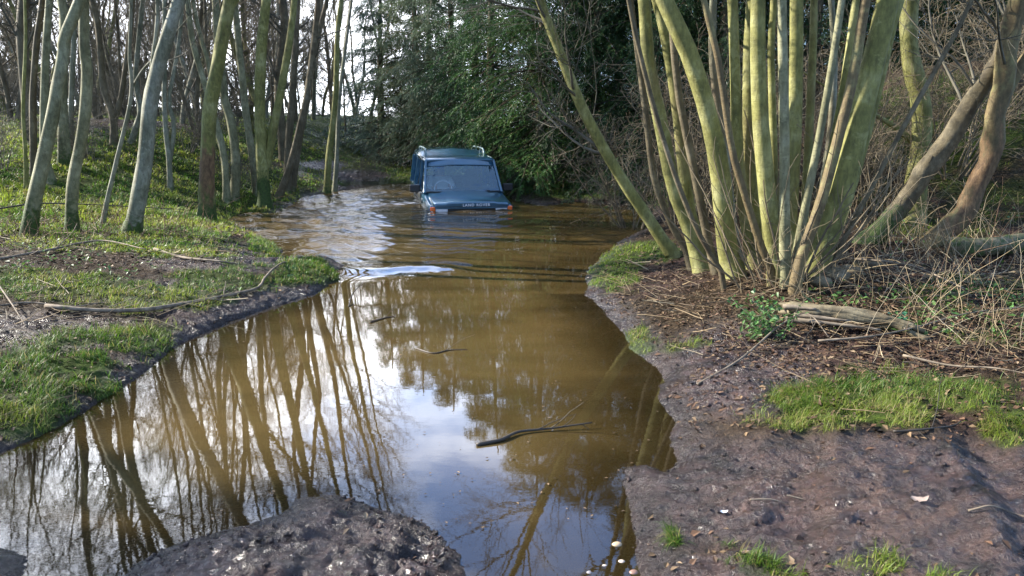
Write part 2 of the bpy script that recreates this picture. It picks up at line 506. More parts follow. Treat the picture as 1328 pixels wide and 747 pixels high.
M_stick = plain('wet_stick', (.035, .028, .02), .5, .5, 12)
def colmat(name, rough=.6, trans=0., spec=.3, mult=None, rnd=0):
    """colour per plant from the mesh, thin leaves let some light through"""
    m, nt, b = new_mat(name)
    c = attr(nt, 'Col', 'Color')
    if rnd:
        oi = nt.nodes.new('ShaderNodeObjectInfo')
        c = mix(nt, rnd, c, ramp(nt, oi.outputs['Random'], [(0, (.6, .75, .9)), (1, (1.35, 1.2, .9))]), 'MULTIPLY')
    nt.links.new(c, b.inputs['Base Color'])
    b.inputs['Roughness'].default_value = rough; b.inputs['Specular IOR Level'].default_value = spec
    if trans:
        out = nt.nodes['Material Output']
        tr = nt.nodes.new('ShaderNodeBsdfTranslucent'); nt.links.new(c, tr.inputs[0])
        ms = nt.nodes.new('ShaderNodeMixShader'); ms.inputs[0].default_value = trans
        nt.links.new(b.outputs[0], ms.inputs[1]); nt.links.new(tr.outputs[0], ms.inputs[2])
        nt.links.new(ms.outputs[0], out.inputs[0])
    return m
M_grass = colmat('grass_blades', .5, .45)
M_leaf = colmat('leaf', .45, .3)
M_needle = colmat('conifer_needles', .5, .25, rnd=.8)
M_dry = colmat('dry_stalk', .75)

# ground
def ground_material():
    m, nt, b = new_mat('wet_mud_and_soil')
    v = texco(nt, 'Object')
    big = noise(nt, 1.1, 5, .6, v); mid = noise(nt, 7, 6, .65, v); fine = noise(nt, 45, 6, .7, v)
    mud = ramp(nt, mid, [(.36, (.006, .004, .0035)), (.48, (.026, .0160, .0145)), (.66, (.062, .038, .032))])
    mud = mix(nt, mapr(nt, big, .52, .66, 0, .6), mud, (.070, .042, .030))
    mud = mix(nt, .7, mud, ramp(nt, fine, [(.35, (.2, .2, .2)), (.65, (1.6, 1.6, 1.6))]), 'MULTIPLY')
    litter = ramp(nt, noise(nt, 32, 5, .75, texco(nt, 'Object', (1, 1.6, 1))), [(.38, (.008, .006, .004)), (.54, (.032, .022, .013)), (.70, (.10, .070, .04))])
    turf = ramp(nt, mid, [(.3, (.014, .020, .006)), (.7, (.045, .075, .012))])
    g = attr(nt, 'grass'); l = attr(nt, 'litter')
    mud = mix(nt, mapr(nt, attr(nt, 'shore'), 0, 1, 0, .65), mud, (.008, .005, .004))
    col = mix(nt, l, mud, litter)
    col = mix(nt, g, col, turf)
    nt.links.new(col, b.inputs['Base Color'])
    wet = attr(nt, 'wet')
    r0 = mapr(nt, fine, .35, .65, .22, .62)
    r0 = mix(nt, mapr(nt, noise(nt, 2.6, 4, .6, v), .54, .60), r0, (.13, .13, .13))
    mx = nt.nodes.new('ShaderNodeMath'); mx.operation = 'MULTIPLY_ADD'
    nt.links.new(wet, mx.inputs[0]); mx.inputs[1].default_value = -.16; nt.links.new(r0, mx.inputs[2])
    mr = nt.nodes.new('ShaderNodeMath'); mr.operation = 'MAXIMUM'; mr.inputs[1].default_value = .12
    nt.links.new(mx.outputs[0], mr.inputs[0])
    gg = nt.nodes.new('ShaderNodeMath'); gg.operation = 'MULTIPLY_ADD'; nt.links.new(g, gg.inputs[0]); gg.inputs[1].default_value = .35
    nt.links.new(mr.outputs[0], gg.inputs[2])
    ll = nt.nodes.new('ShaderNodeMath'); ll.operation = 'MULTIPLY_ADD'; nt.links.new(l, ll.inputs[0]); ll.inputs[1].default_value = .3
    nt.links.new(gg.outputs[0], ll.inputs[2])
    nt.links.new(ll.outputs[0], b.inputs['Roughness'])
    nt.links.new(mapr(nt, wet, 0, 1, .05, .46), b.inputs['Specular IOR Level'])
    n1 = bump(nt, b, mid, .9, .05)
    n2 = bump(nt, b, fine, 1.0, .02, n1)
    vo = nt.nodes.new('ShaderNodeTexVoronoi'); vo.inputs['Scale'].default_value = 19
    nt.links.new(texco(nt, 'Object', (1, 1.5, 1)), vo.inputs['Vector'])
    bump(nt, b, vo.outputs['Distance'], .25, .02, n2)
    return m
M_ground = ground_material()

def water_material():
    m, nt, b = new_mat('muddy_water')
    v = texco(nt, 'Object')
    n = noise(nt, .8, 4, .6, texco(nt, 'Object', (.55, 1.6, 1)), .6)
    col = ramp(nt, n, [(.3, (.032, .022, .008)), (.5, (.050, .034, .012)), (.7, (.070, .047, .017))])
    nt.links.new(col, b.inputs['Base Color'])
    nt.links.new(mapr(nt, attr(nt, 'chop'), 0, 1, .012, .16), b.inputs['Roughness'])
    b.inputs['IOR'].default_value = 1.45
    ch = attr(nt, 'chop')
    rip = noise(nt, 16, 3, .5, texco(nt, 'Object', (.6, 1.4, 1)))
    bm = nt.nodes.new('ShaderNodeBump'); bm.inputs['Distance'].default_value = .012
    st = mapr(nt, ch, 0, 1, .010, .45); nt.links.new(st, bm.inputs['Strength']); nt.links.new(rip, bm.inputs['Height'])
    nt.links.new(bm.outputs[0], b.inputs['Normal'])
    out = nt.nodes['Material Output']
    tr = nt.nodes.new('ShaderNodeBsdfTransparent'); tr.inputs[0].default_value = (.62, .48, .28, 1)
    gl = nt.nodes.new('ShaderNodeBsdfGlossy'); gl.inputs['Roughness'].default_value = .015; nt.links.new(bm.outputs[0], gl.inputs['Normal'])
    fr = nt.nodes.new('ShaderNodeFresnel'); fr.inputs['IOR'].default_value = 1.45; nt.links.new(bm.outputs[0], fr.inputs['Normal'])
    cl = nt.nodes.new('ShaderNodeMixShader'); nt.links.new(fr.outputs[0], cl.inputs[0]); nt.links.new(tr.outputs[0], cl.inputs[1]); nt.links.new(gl.outputs[0], cl.inputs[2])
    ms = nt.nodes.new('ShaderNodeMixShader'); nt.links.new(attr(nt, 'clear'), ms.inputs[0])
    nt.links.new(b.outputs[0], ms.inputs[1]); nt.links.new(cl.outputs[0], ms.inputs[2]); nt.links.new(ms.outputs[0], out.inputs[0])
    return m
M_water = water_material()

# ================================================================== SETTING
def grow(start, stop, d0, g):
    r = []; x = start; d = d0
    while x < stop:
        x += d; d *= g; r.append(x)
    return np.array(r)
D0 = .02
gx = np.arange(-4.6, 4.6, D0)
xs = np.concatenate([-grow(4.6, 700, D0, 1.028)[::-1], gx, grow(4.6, 700, D0, 1.028)])
ys = np.concatenate([-grow(-1.9, 90, D0, 1.14)[::-1], np.arange(1.9, 6.6, D0), grow(6.6, 1200, D0, 1.022)])
GX, GY = np.meshgrid(xs, ys)
GD = water_sd(GX, GY)
GZ = height(GX, GY, GD)
GG = grass_mask(GX, GY, GZ)
UU, VV = project(GX, GY, GZ)
lit = np.clip(sst(.32, .6, fbm(GX * .8, GY * .8, 3, 71)) * .8 + .2, 0, 1)
mudzone = np.maximum.reduce([ell(UU, VV, 1100, 640, 420, 85), ell(UU, VV, 960, 480, 110, 70), ell(UU, VV, 400, 720, 320, 100), ell(UU, VV, 280, 385, 170, 26) * .8, ell(UU, VV, 60, 430, 130, 30) * .7,
                             ell(UU, VV, 290, 335, 120, 22) * .8, ell(UU, VV, 470, 230, 80, 13), ell(UU, VV, 420, 214, 40, 8), ell(UU, VV, 60, 600, 80, 30), ell(UU, VV, 520, 225, 60, 20) * .7])
mudzone = np.where(GY < 2.6, 1, mudzone)
LIT = np.clip(lit * (1 - mudzone), 0, 1) * sst(0, .3, GD)
ny, nx = GX.shape
idx = np.arange(nx * ny).reshape(ny, nx)
Q = np.stack([idx[:-1, :-1], idx[:-1, 1:], idx[1:, 1:], idx[1:, :-1]], -1).reshape(-1, 4)
gmb = MB().add(np.stack([GX, GY, GZ], -1), Q, grass=GG.ravel() * .85, litter=LIT.ravel(), wet=np.clip(np.maximum(.85 * mudzone, 1 - sst(0.0, .4, GD)) * (1 - .8 * GG) * np.where((GX < -1) & (GY > 3.4), .45, 1), 0, 1).ravel(), shore=(1 - sst(0.02, .26, GD)).ravel())
tag(gmb.build('ground', M_ground), kind='structure')

# water sheet
wy = [1.3]
while wy[-1] < 27: wy.append(wy[-1] * 1.0042)
wy = np.array(wy); ws = np.linspace(-1.25, .42, 860)
WY, WS = np.meshgrid(wy, ws, indexing='ij')
WX = WS * WY
WD = water_sd(WX, WY)
WU, WV = project(WX, WY, 0 * WX)
chop = np.maximum.reduce([ell(WU, WV, 395, 285, 130, 32), ell(WU, WV, 470, 262, 110, 16), ell(WU, WV, 450, 312, 70, 20), ell(WU, WV, 430, 330, 60, 12) * .8, ell(WU, WV, 700, 266, 70, 5) * .8, ell(WU, WV, 800, 306, 55, 14) * .7, ell(WU, WV, 520, 250, 60, 12)])
chop *= sst(.12, .62, fbm(WX * .9, WY * .6, 3, 91) + .28 * chop)
chop = np.maximum(chop, .22 * np.maximum(ell(WU, WV, 440, 296, 230, 52), ell(WU, WV, 690, 268, 150, 12)))
_c, _s = math.cos(R_(11.5)), math.sin(R_(11.5))
_lx = (WX + .80) * _c + (WY - 15.4) * _s; _ly = -(WX + .80) * _s + (WY - 15.4) * _c
_cd = np.hypot(np.maximum(np.abs(_lx) - .88, 0), np.maximum(np.maximum(-_ly, _ly - 4.4), 0))
chop = np.maximum(chop, .55 * np.exp(-(_cd / .30) ** 2))
wz = np.zeros_like(WX)
rng = np.random.RandomState(3)
wx_ = WX + .5 * fbm(WX * 1.3, WY * 1.3, 2, 95); wy_ = WY + .8 * fbm(WX * 1.1, WY * .9, 2, 97)
for k in range(16):
    L = rng.uniform(.22, 1.0); a = rng.uniform(-.9, .9) + .25
    ph = rng.uniform(0, 6.3)
    s = np.sin((wx_ * math.sin(a) + wy_ * math.cos(a)) * 2 * np.pi / L + ph)
    wz += chop * .0085 * L ** .8 * (1 - np.abs(s)) * 1.7
wz -= chop * .03
# soft rolling wave trains pushed ahead of the car, crossing the pool
CARX, CARY, YAW = -.80, 15.4, R_(11.5)
cx_, cy_ = CARX, CARY
r = np.hypot(WX - cx_, (WY - cy_))
ahead = sst(15.6, 14.9, WY)
trn = sst(5.9, 1.0, r) * ahead * sst(2.3, .9, np.abs(WX - cx_ + .2 + .07 * (WY - cy_)))
wz += trn * .009 * np.sin(2 * np.pi * (r + .35 * fbm(WX * .8, WY * .8, 2, 99)) / .92)
wz += .0016 * sst(8.5, 4.0, r) * ahead * np.sin(2 * np.pi * (r + .7 * fbm(WX * .5, WY * .5, 2, 98)) / 1.4)
bow = np.exp(-((WY - (cy_ - .10) - .2 * (WX - cx_)) / .13) ** 2) * sst(1.25, .8, np.abs(WX - cx_))
wz += bow * .014
# one smooth swell that catches the cloud, left of centre
p0 = at_z(520, 350)
swell = sst(p0[0] - .85, p0[0] - .6, WX) * sst(p0[0] + .95, p0[0] + .45, WX)
yy = (WY - p0[1] - .05 * np.sin(WX * 5)) 
wz += swell * .050 * np.exp(-((yy + .06 * np.sin(WX * 3.1 + 1) + .16 * (fbm(WX * 2.2, WY * 2.2, 3, 94) - .5)) / .30) ** 2)
# V-shaped wake down the left side
for s_, o_ in ((.55, 0), (.55, .5), (.62, 1.0)):
    q = (WY - 13.0 + o_) - s_ * (WX + 1.8)
    wz += .012 * np.exp(-(q / .12) ** 2) * sst(-1.2, -2.0, WX) * sst(-7, -4, WX)
wz += .0006 * (fbm(WX * 3, WY * 3, 3, 93) - .5)
clear = np.clip(sst(-.75, -.02, WD), 0, 1) * .75 * (1 - .7 * chop)
clear = np.maximum(clear, .6 * ell(WU, WV, 800, 700, 130, 110))
clear *= np.where(WY > 7.5, .35, 1)
idx = np.arange(WX.size).reshape(WX.shape)
Q = np.stack([idx[:-1, :-1], idx[:-1, 1:], idx[1:, 1:], idx[1:, :-1]], -1).reshape(-1, 4)
keep = (WD.ravel()[Q] < .22).any(1)
wmb = MB().add(np.stack([WX, WY, wz], -1), Q[keep], chop=chop.ravel(), clear=clear.ravel())
wo = wmb.build('water', M_water)
tag(wo, kind='structure')

# ------------------------------------------------------------------ scatter positions: denser near the camera, as seen
def scatter(n, rng, ya=2.1, yb=40, xr=.86):
    U = rng.rand(n)
    Y = 1 / (1 / ya - U * (1 / ya - 1 / yb))
    X = rng.uniform(-xr, xr, n) * Y
    return X, Y

def blades(mb, X, Y, Z, L, W, lean, az, col, rng, K=4, curl=1.0):
    """narrow arching leaves, K cross-pairs ending in a tip"""
    n = len(X)
    t = np.linspace(0, 1, K)
    out = np.stack([np.cos(az), np.sin(az), 0 * az], -1)
    side = np.stack([-np.sin(az), np.cos(az), 0 * az], -1)
    tw = rng.uniform(-.8, .8, n)
    side = nrm(side * np.cos(tw)[:, None] + out * np.sin(tw)[:, None])
    base = np.stack([X, Y, Z], -1)
    an = lean[:, None] * (0.25 + curl * t[None])
    h = L[:, None] * t * np.cos(an); o = L[:, None] * t * np.sin(an)
    C = base[:, None] + out[:, None] * o[..., None] + np.array([0, 0, 1.])[None, None] * h[..., None]
    wd = W[:, None] * (1 - t ** 1.6) * .5
    A = C + side[:, None] * wd[..., None]; B = C - side[:, None] * wd[..., None]
    V = np.stack([A, B], 2)[:, :K - 1].reshape(n, -1, 3)
    V = np.concatenate([V, C[:, -1:]], 1)
    m = 2 * (K - 1) + 1
    i = np.arange(n)[:, None] * m; k = np.arange(K - 2)[None] * 2
    Q = np.stack([i + k, i + k + 1, i + k + 3, i + k + 2], -1).reshape(-1, 4)
    T = np.stack([i[:, 0] + m - 3, i[:, 0] + m - 2, i[:, 0] + m - 1], -1)
    mb.add(V, Q, T, Col=np.repeat(col, m, axis=0))

rng = np.random.RandomState(11)
mb = MB()
X, Y = scatter(1250000, rng)
X2, Y2 = scatter(1000000, rng, 8.0, 26, .8); k2 = X2 < -1.5; X = np.append(X, X2[k2]); Y = np.append(Y, Y2[k2])
Dd = water_sd(X, Y)
ok = Dd > .0
X, Y, Dd = X[ok], Y[ok], Dd[ok]
Z = height(X, Y, Dd)
G = grass_mask(X, Y, Z)
tuft = fbm(X * 9, Y * 9, 2, 23)
ok = rng.rand(len(X)) < G ** 1.3 * sst(.30, .62, tuft + .06) * sst(.36, .50, fbm(X * 5, Y * 5, 3, 24, .6) + .06) * .95
X, Y, Z, G, tuft = X[ok], Y[ok], Z[ok], G[ok], tuft[ok]
n = len(X)
u_, v_ = project(X, Y, Z)
leftb = ell(u_, v_, 120, 470, 180, 110)
L = (.015 + .07 * rng.rand(n) ** 1.7) * (1 + .35 * leftb + .1 * ell(u_, v_, 1150, 510, 220, 60)) * (.6 + .8 * tuft) * np.clip(Y / 9, 1, 1.35)
W = np.maximum(.0035, Y * .0009)
az = rng.uniform(0, 2 * np.pi, n) * .65 + fbm(X * 2.5, Y * 2.5, 2, 25) * 9
hue = fbm(X * 1.4, Y * 1.4, 3, 27)[:, None]
c1, c2, c3 = np.array([.05, .11, .012]), np.array([.16, .21, .025]), np.array([.25, .21, .08])
col = c1 + (c2 - c1) * np.clip(sst(.35, .65, hue) + rng.uniform(-.3, .3, (n, 1)), 0, 1)
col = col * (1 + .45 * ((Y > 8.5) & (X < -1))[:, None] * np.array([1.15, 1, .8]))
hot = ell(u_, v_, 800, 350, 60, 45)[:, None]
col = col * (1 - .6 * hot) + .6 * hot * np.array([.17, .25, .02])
dry = (rng.rand(n, 1) < .17 + .15 * (hue > .6))
col = np.where(dry, c3 * rng.uniform(.6, 1.1, (n, 1)), col) * rng.uniform(.65, 1.2, (n, 1))
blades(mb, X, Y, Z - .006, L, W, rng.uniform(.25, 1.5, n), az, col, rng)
tag(mb.build('grass', M_grass, smooth=False), kind='stuff', cat='grass', label='bright green grass growing on the banks beside the flooded track')
print('grass blades', n)

# fallen leaves
def leaf_quads(mb, X, Y, Z, S, col, rng, flat=.35):
    n = len(X)
    az = rng.uniform(0, 2 * np.pi, n)
    a = np.stack([np.cos(az), np.sin(az), rng.normal(0, flat, n)], -1); a = nrm(a)
    b = np.stack([-np.sin(az), np.cos(az), rng.normal(0, flat, n)], -1); b = nrm(b)
    c = np.stack([X, Y, Z], -1); S = S[:, None]
    P = [c - a * S, c - a * S * .2 + b * S * .55 + np.array([0, 0, 1]) * S * .25, c + a * S, c - a * S * .2 - b * S * .55 + np.array([0, 0, 1]) * S * .2]
    V = np.stack(P, 1)
    i = np.arange(n)[:, None] * 4
    mb.add(V, np.concatenate([i, i + 1, i + 2, i + 3], 1), Col=np.repeat(col, 4, axis=0))
X, Y = scatter(150000, rng, yb=30)
Dd = water_sd(X, Y); Z = height(X, Y, Dd); u_, v_ = project(X, Y, Z)
mz = np.maximum.reduce([ell(u_, v_, 1100, 640, 420, 85), ell(u_, v_, 400, 720, 320, 100)])
pr = (.16 + .84 * np.maximum.reduce([ell(u_, v_, 1150, 400, 320, 90), ell(u_, v_, 900, 370, 140, 50), ell(u_, v_, 120, 310, 260, 40), ell(u_, v_, 700, 255, 260, 16)])) * (1 - .96 * mz)
ok = (Dd > .04) & (rng.rand(len(X)) < pr * .8 * sst(3.0, 5.0, Y + .9))
X, Y, Z = X[ok], Y[ok], Z[ok]; n = len(X)
k = rng.rand(n, 1)
col = np.where(k < .6, np.array([.07, .036, .018]), np.where(k < .95, np.array([.11, .07, .035]), np.array([.17, .12, .07]))) * rng.uniform(.5, 1.2, (n, 1))
mb = MB(); leaf_quads(mb, X, Y, Z + .004, rng.uniform(.010, .026, n) * np.clip(Y / 7, 1, 1.6), col, rng)
tag(mb.build('leaf_litter', M_dry, smooth=False), kind='stuff', cat='leaf litter', label='brown fallen leaves scattered over the banks')

# sticks and straw lying on the ground
def sticks(mb, X, Y, Z, L, r, az, pitch, col, rng, K=5, bend=.25, sides=4):
    n = len(X)
    D = np.stack([np.cos(az) * np.cos(pitch), np.sin(az) * np.cos(pitch), np.sin(pitch)], -1)
    p = np.stack([X, Y, Z], -1); pts = [p]
    b = rng.normal(0, bend, (n, 3)); b[:, 2] *= .4
    for k in range(K - 1):
        D = nrm(D + b / K + rng.normal(0, bend * .25, (n, 3)))
        pts.append(pts[-1] + D * (L / (K - 1))[:, None])
    P = np.stack(pts, 1)
    tubes(mb, P, r[:, None] * np.linspace(1, .45, K)[None], sides, Col=col)
X, Y = scatter(42000, rng, yb=22)
Dd = water_sd(X, Y); Z = height(X, Y, Dd); u_, v_ = project(X, Y, Z)
pr = .012 + .97 * np.maximum.reduce([ell(u_, v_, 1180, 400, 300, 70), ell(u_, v_, 900, 370, 120, 45), ell(u_, v_, 110, 312, 240, 30), ell(u_, v_, 100, 400, 200, 40) * .45, ell(u_, v_, 1230, 450, 200, 40) * .8])
mz = np.maximum.reduce([ell(u_, v_, 1100, 640, 420, 85), ell(u_, v_, 400, 720, 320, 100)])
ok = (Dd > .06) & (rng.rand(len(X)) < pr * (1 - .9 * mz) * .55 * sst(3.0, 4.2, Y))
X, Y, Z = X[ok], Y[ok], Z[ok]; n = len(X); k = rng.rand(n, 1)
col = np.where(k < .55, np.array([.22, .16, .09]), np.where(k < .85, np.array([.08, .055, .035]), np.array([.34, .28, .18]))) * rng.uniform(.4, 1.1, (n, 1))
mb = MB(); sticks(mb, X, Y, Z + .008, rng.uniform(.08, .45, n), np.maximum(.0014, Y * .0003) * (.6 + 2.2 * rng.rand(n) ** 3), rng.uniform(0, 6.3, n), rng.uniform(-.03, .3, n), col, rng)
tag(mb.build('twig_litter', M_dry), kind='stuff', cat='twigs', label='straw and small dead twigs littering both banks')
print('sticks', n)

# upright and arching dead stalks
def stalk_zone(zones, N, seed, hmin, hmax, name, label, lean=.5, dens=1., tone=1.):
    rng = np.random.RandomState(seed)
    X, Y = scatter(N, rng, 3.5, 24)
    Dd = water_sd(X, Y); Z = height(X, Y, Dd); u_, v_ = project(X, Y, Z)
    pr = np.maximum.reduce([s * ell(u_, v_, *e) for *e, s in zones])
    ok = (Dd > .1) & (rng.rand(len(X)) < pr * dens)
    X, Y, Z = X[ok], Y[ok], Z[ok]; n = len(X)
    mb = MB(); k = rng.rand(n, 1)
    col = np.where(k < .6, np.array([.30, .23, .13]), np.where(k < .8, np.array([.17, .10, .06]), np.array([.40, .33, .22]))) * rng.uniform(.5, 1.1, (n, 1)) * tone
    az = rng.uniform(0, 6.3, n)
    sticks(mb, X, Y, Z - .01, rng.uniform(hmin, hmax, n), np.maximum(.0016, Y * .00028) * rng.uniform(.8, 1.6, n), az, rng.uniform(1.57 - lean * 1.6, 1.57, n), col, rng, K=7, bend=.55)
    tag(mb.build(name, M_dry), kind='stuff', cat='dead stalks', label=label)
    print(name, n)
stalk_zone([(1190, 330, 190, 70, 1), (1230, 220, 170, 90, .45), (980, 300, 120, 40, .4), (1230, 430, 170, 40, .6), (1030, 372, 80, 30, 1.0), (900, 320, 60, 25, .25)], 12000, 5, .25, .85, 'dead_stalks', 'tall straw coloured dead stalks tangled around the cut stump on the right bank', .8, .5)
stalk_zone([(800, 246, 110, 12, 1), (930, 262, 80, 14, .8)], 14000, 6, .5, 1.5, 'dry_reeds', 'thin dry reeds along the far right shore under the dark conifers', .35, .6)
stalk_zone([(100, 300, 210, 24, 1), (300, 262, 60, 12, .6)], 26000, 7, .15, .55, 'dead_bracken', 'brown dead bracken and bramble at the feet of the left trees', .9, .6, tone=np.array([.55, .42, .40]))

# low green herbs (nettle, ivy leaves)
X, Y = scatter(80000, rng, yb=16)
Dd = water_sd(X, Y); Z = height(X, Y, Dd); u_, v_ = project(X, Y, Z)
cl = sst(.48, .62, fbm(X * 3.2, Y * 3.2, 3, 29))
pr = np.maximum.reduce([ell(u_, v_, 1240, 410, 170, 40), ell(u_, v_, 1080, 395, 70, 18) * .7, ell(u_, v_, 90, 338, 200, 24), ell(u_, v_, 990, 420, 36, 36), ell(u_, v_, 1230, 300, 150, 60) * .5, ell(u_, v_, 260, 365, 160, 22) * .6])
ok = (Dd > .08) & (rng.rand(len(X)) < pr * cl * .9)
X, Y, Z = X[ok], Y[ok], Z[ok]; n = len(X)
col = np.array([[.035, .085, .02]]) * rng.uniform(.6, 1.9, (n, 1)) + np.array([[.03, .02, 0]]) * rng.rand(n, 1)
mb = MB(); leaf_quads(mb, X, Y, Z + rng.uniform(.01, .09, n), rng.uniform(.012, .03, n), col, rng, .5)
tag(mb.build('undergrowth', M_leaf, smooth=False), kind='stuff', cat='undergrowth', label='low green nettles and ivy leaves among the dead stalks')

# gravel in the shallow water bottom right
mb = MB(); 
def blob(rng, s, sub=2, rough=.25):
    bm = bmesh.new(); bmesh.ops.create_icosphere(bm, subdivisions=sub, radius=1)
    V = np.array([v.co[:] for v in bm.verts]); F = np.array([[v.index for v in f.verts] for f in bm.faces]); bm.free()
    k = rng.normal(size=(5, 3)); 
    for q in k:
        V = V * (1 - rough * .35 * np.clip(V @ nrm(q) - .35, 0, 1)[:, None] * 2)
    V = V * (1 + rough * .3 * (fbm(V[:, 0] * 2 + 9 + float(np.sum(s)) * 30, V[:, 1] * 2 + V[:, 2] * 3 + 5, 2, 13) - .5))[:, None]
    return V * np.asarray(s), F
rg = np.random.RandomState(8)
for k in range(420):
    u, v = rg.normal(770, 75), rg.uniform(690, 800) if rg.rand() < .75 else rg.uniform(640, 720)
    if rg.rand() < .25: u, v = rg.normal(200, 60), rg.normal(705, 20)
    p = at_z(u, v); s = rg.uniform(.005, .013)
    if water_sd(np.array([p[0]]), np.array([p[1]]))[0] > .0: continue
    V, F = blob(rg, (s * rg.uniform(.8, 1.4), s, s * .6), 1)
    mb.add(V + np.array([p[0], p[1], hz(p[0], p[1]) + s * .3]), T=F, Col=np.tile(np.array([.06, .05, .045]) * rg.uniform(.4, 1.8), (len(V), 1)))
rc = np.random.RandomState(19)
X, Y = scatter(9000, rc, 2.1, 7); xa, ya = rc.normal(-.5, .55, 1600), rc.normal(2.75, .32, 1600); X, Y = np.append(X, xa), np.append(Y, ya); Dd = water_sd(X, Y); Z = height(X, Y, Dd); u_, v_ = project(X, Y, Z); G_ = grass_mask(X, Y, Z)
pr = np.maximum.reduce([ell(u_, v_, 1000, 620, 330, 120), 1.6 * ell(u_, v_, 380, 710, 300, 90), ell(u_, v_, 940, 480, 140, 60), ell(u_, v_, 60, 430, 160, 50), ell(u_, v_, 320, 360, 140, 40)]) * sst(.42, .6, fbm(X * 3, Y * 3, 3, 44))
ok = (Dd > -.03) & (rc.rand(len(X)) < pr * .55) & (G_ < .3)
mb2 = MB(); shapes = [blob(rc, (1, .8, .55), 1, 1.0) for _ in range(8)]
for x, y, z in zip(X[ok], Y[ok], Z[ok]):
    V, F = shapes[rc.randint(8)]; sc_ = rc.uniform(.004, .011) * (1 + 1.2 * (rc.rand() < .08)); a_ = rc.uniform(0, 6.28)
    V = V @ np.array([[math.cos(a_), math.sin(a_), 0], [-math.sin(a_), math.cos(a_), 0], [0, 0, 1]]) * sc_
    mb2.add(V + np.array([x, y, z + sc_ * .2]), T=F, wet=np.full(len(V), .7))
tag(mb2.build('mud_clods', M_ground), kind='stuff', cat='mud clods', label='small crumbs and clods of wet mud lying on the trodden mud')
X, Y = scatter(1100, rc, 2.9, 14); Dd = water_sd(X, Y)
ok = (Dd < -.02) & (rc.rand(len(X)) < np.exp(Dd / .35) * .8 + .10)
X, Y = X[ok], Y[ok]; n = len(X); mb3 = MB()
leaf_quads(mb3, X, Y, np.full(n, .006), rc.uniform(.004, .012, n), np.array([[.09, .06, .035]]) * rc.uniform(.4, 1.8, (n, 1)), rc, .06)
tag(mb3.build('floating_debris', M_dry, smooth=False), kind='stuff', cat='debris', label='bits of leaf and bark floating on the still brown water')
M_stone = colmat('wet_pebbles', .3, 0, .5)
tag(mb.build('gravel', M_stone), kind='stuff', cat='gravel', label='wet gravel in the shallow edge of the puddle')
for k, (u, v, s, c, lab) in enumerate([(800, 706, .030, (.36, .27, .17), 'largest tan stone at the gravelly edge of the puddle'), (806, 728, .022, (.40, .33, .27), 'pale round stone just below the largest tan stone'),
                                       (784, 733, .018, (.44, .38, .32), 'whitish pebble beside the gravel, left of the pale round stone'), (764, 742, .02, (.22, .20, .20), 'grey wet stone lying in the dark gravel'), (822, 742, .026, (.20, .12, .09), 'reddish brown stone against the muddy rut edge')]):
    p = at_z(u, v); V, F = blob(rg, (s * 1.2, s, s * .7), 3)
    m = plain('stone_' + 'abcde'[k], c, .35, .3, 30)
    V = V * .62; o = MB().add(V, T=F).build('stone', m); o.location = (p[0], p[1], max(hz(p[0], p[1]), -.012) + s * .35)
    tag(o, lab, 'stone')
print('ground done')

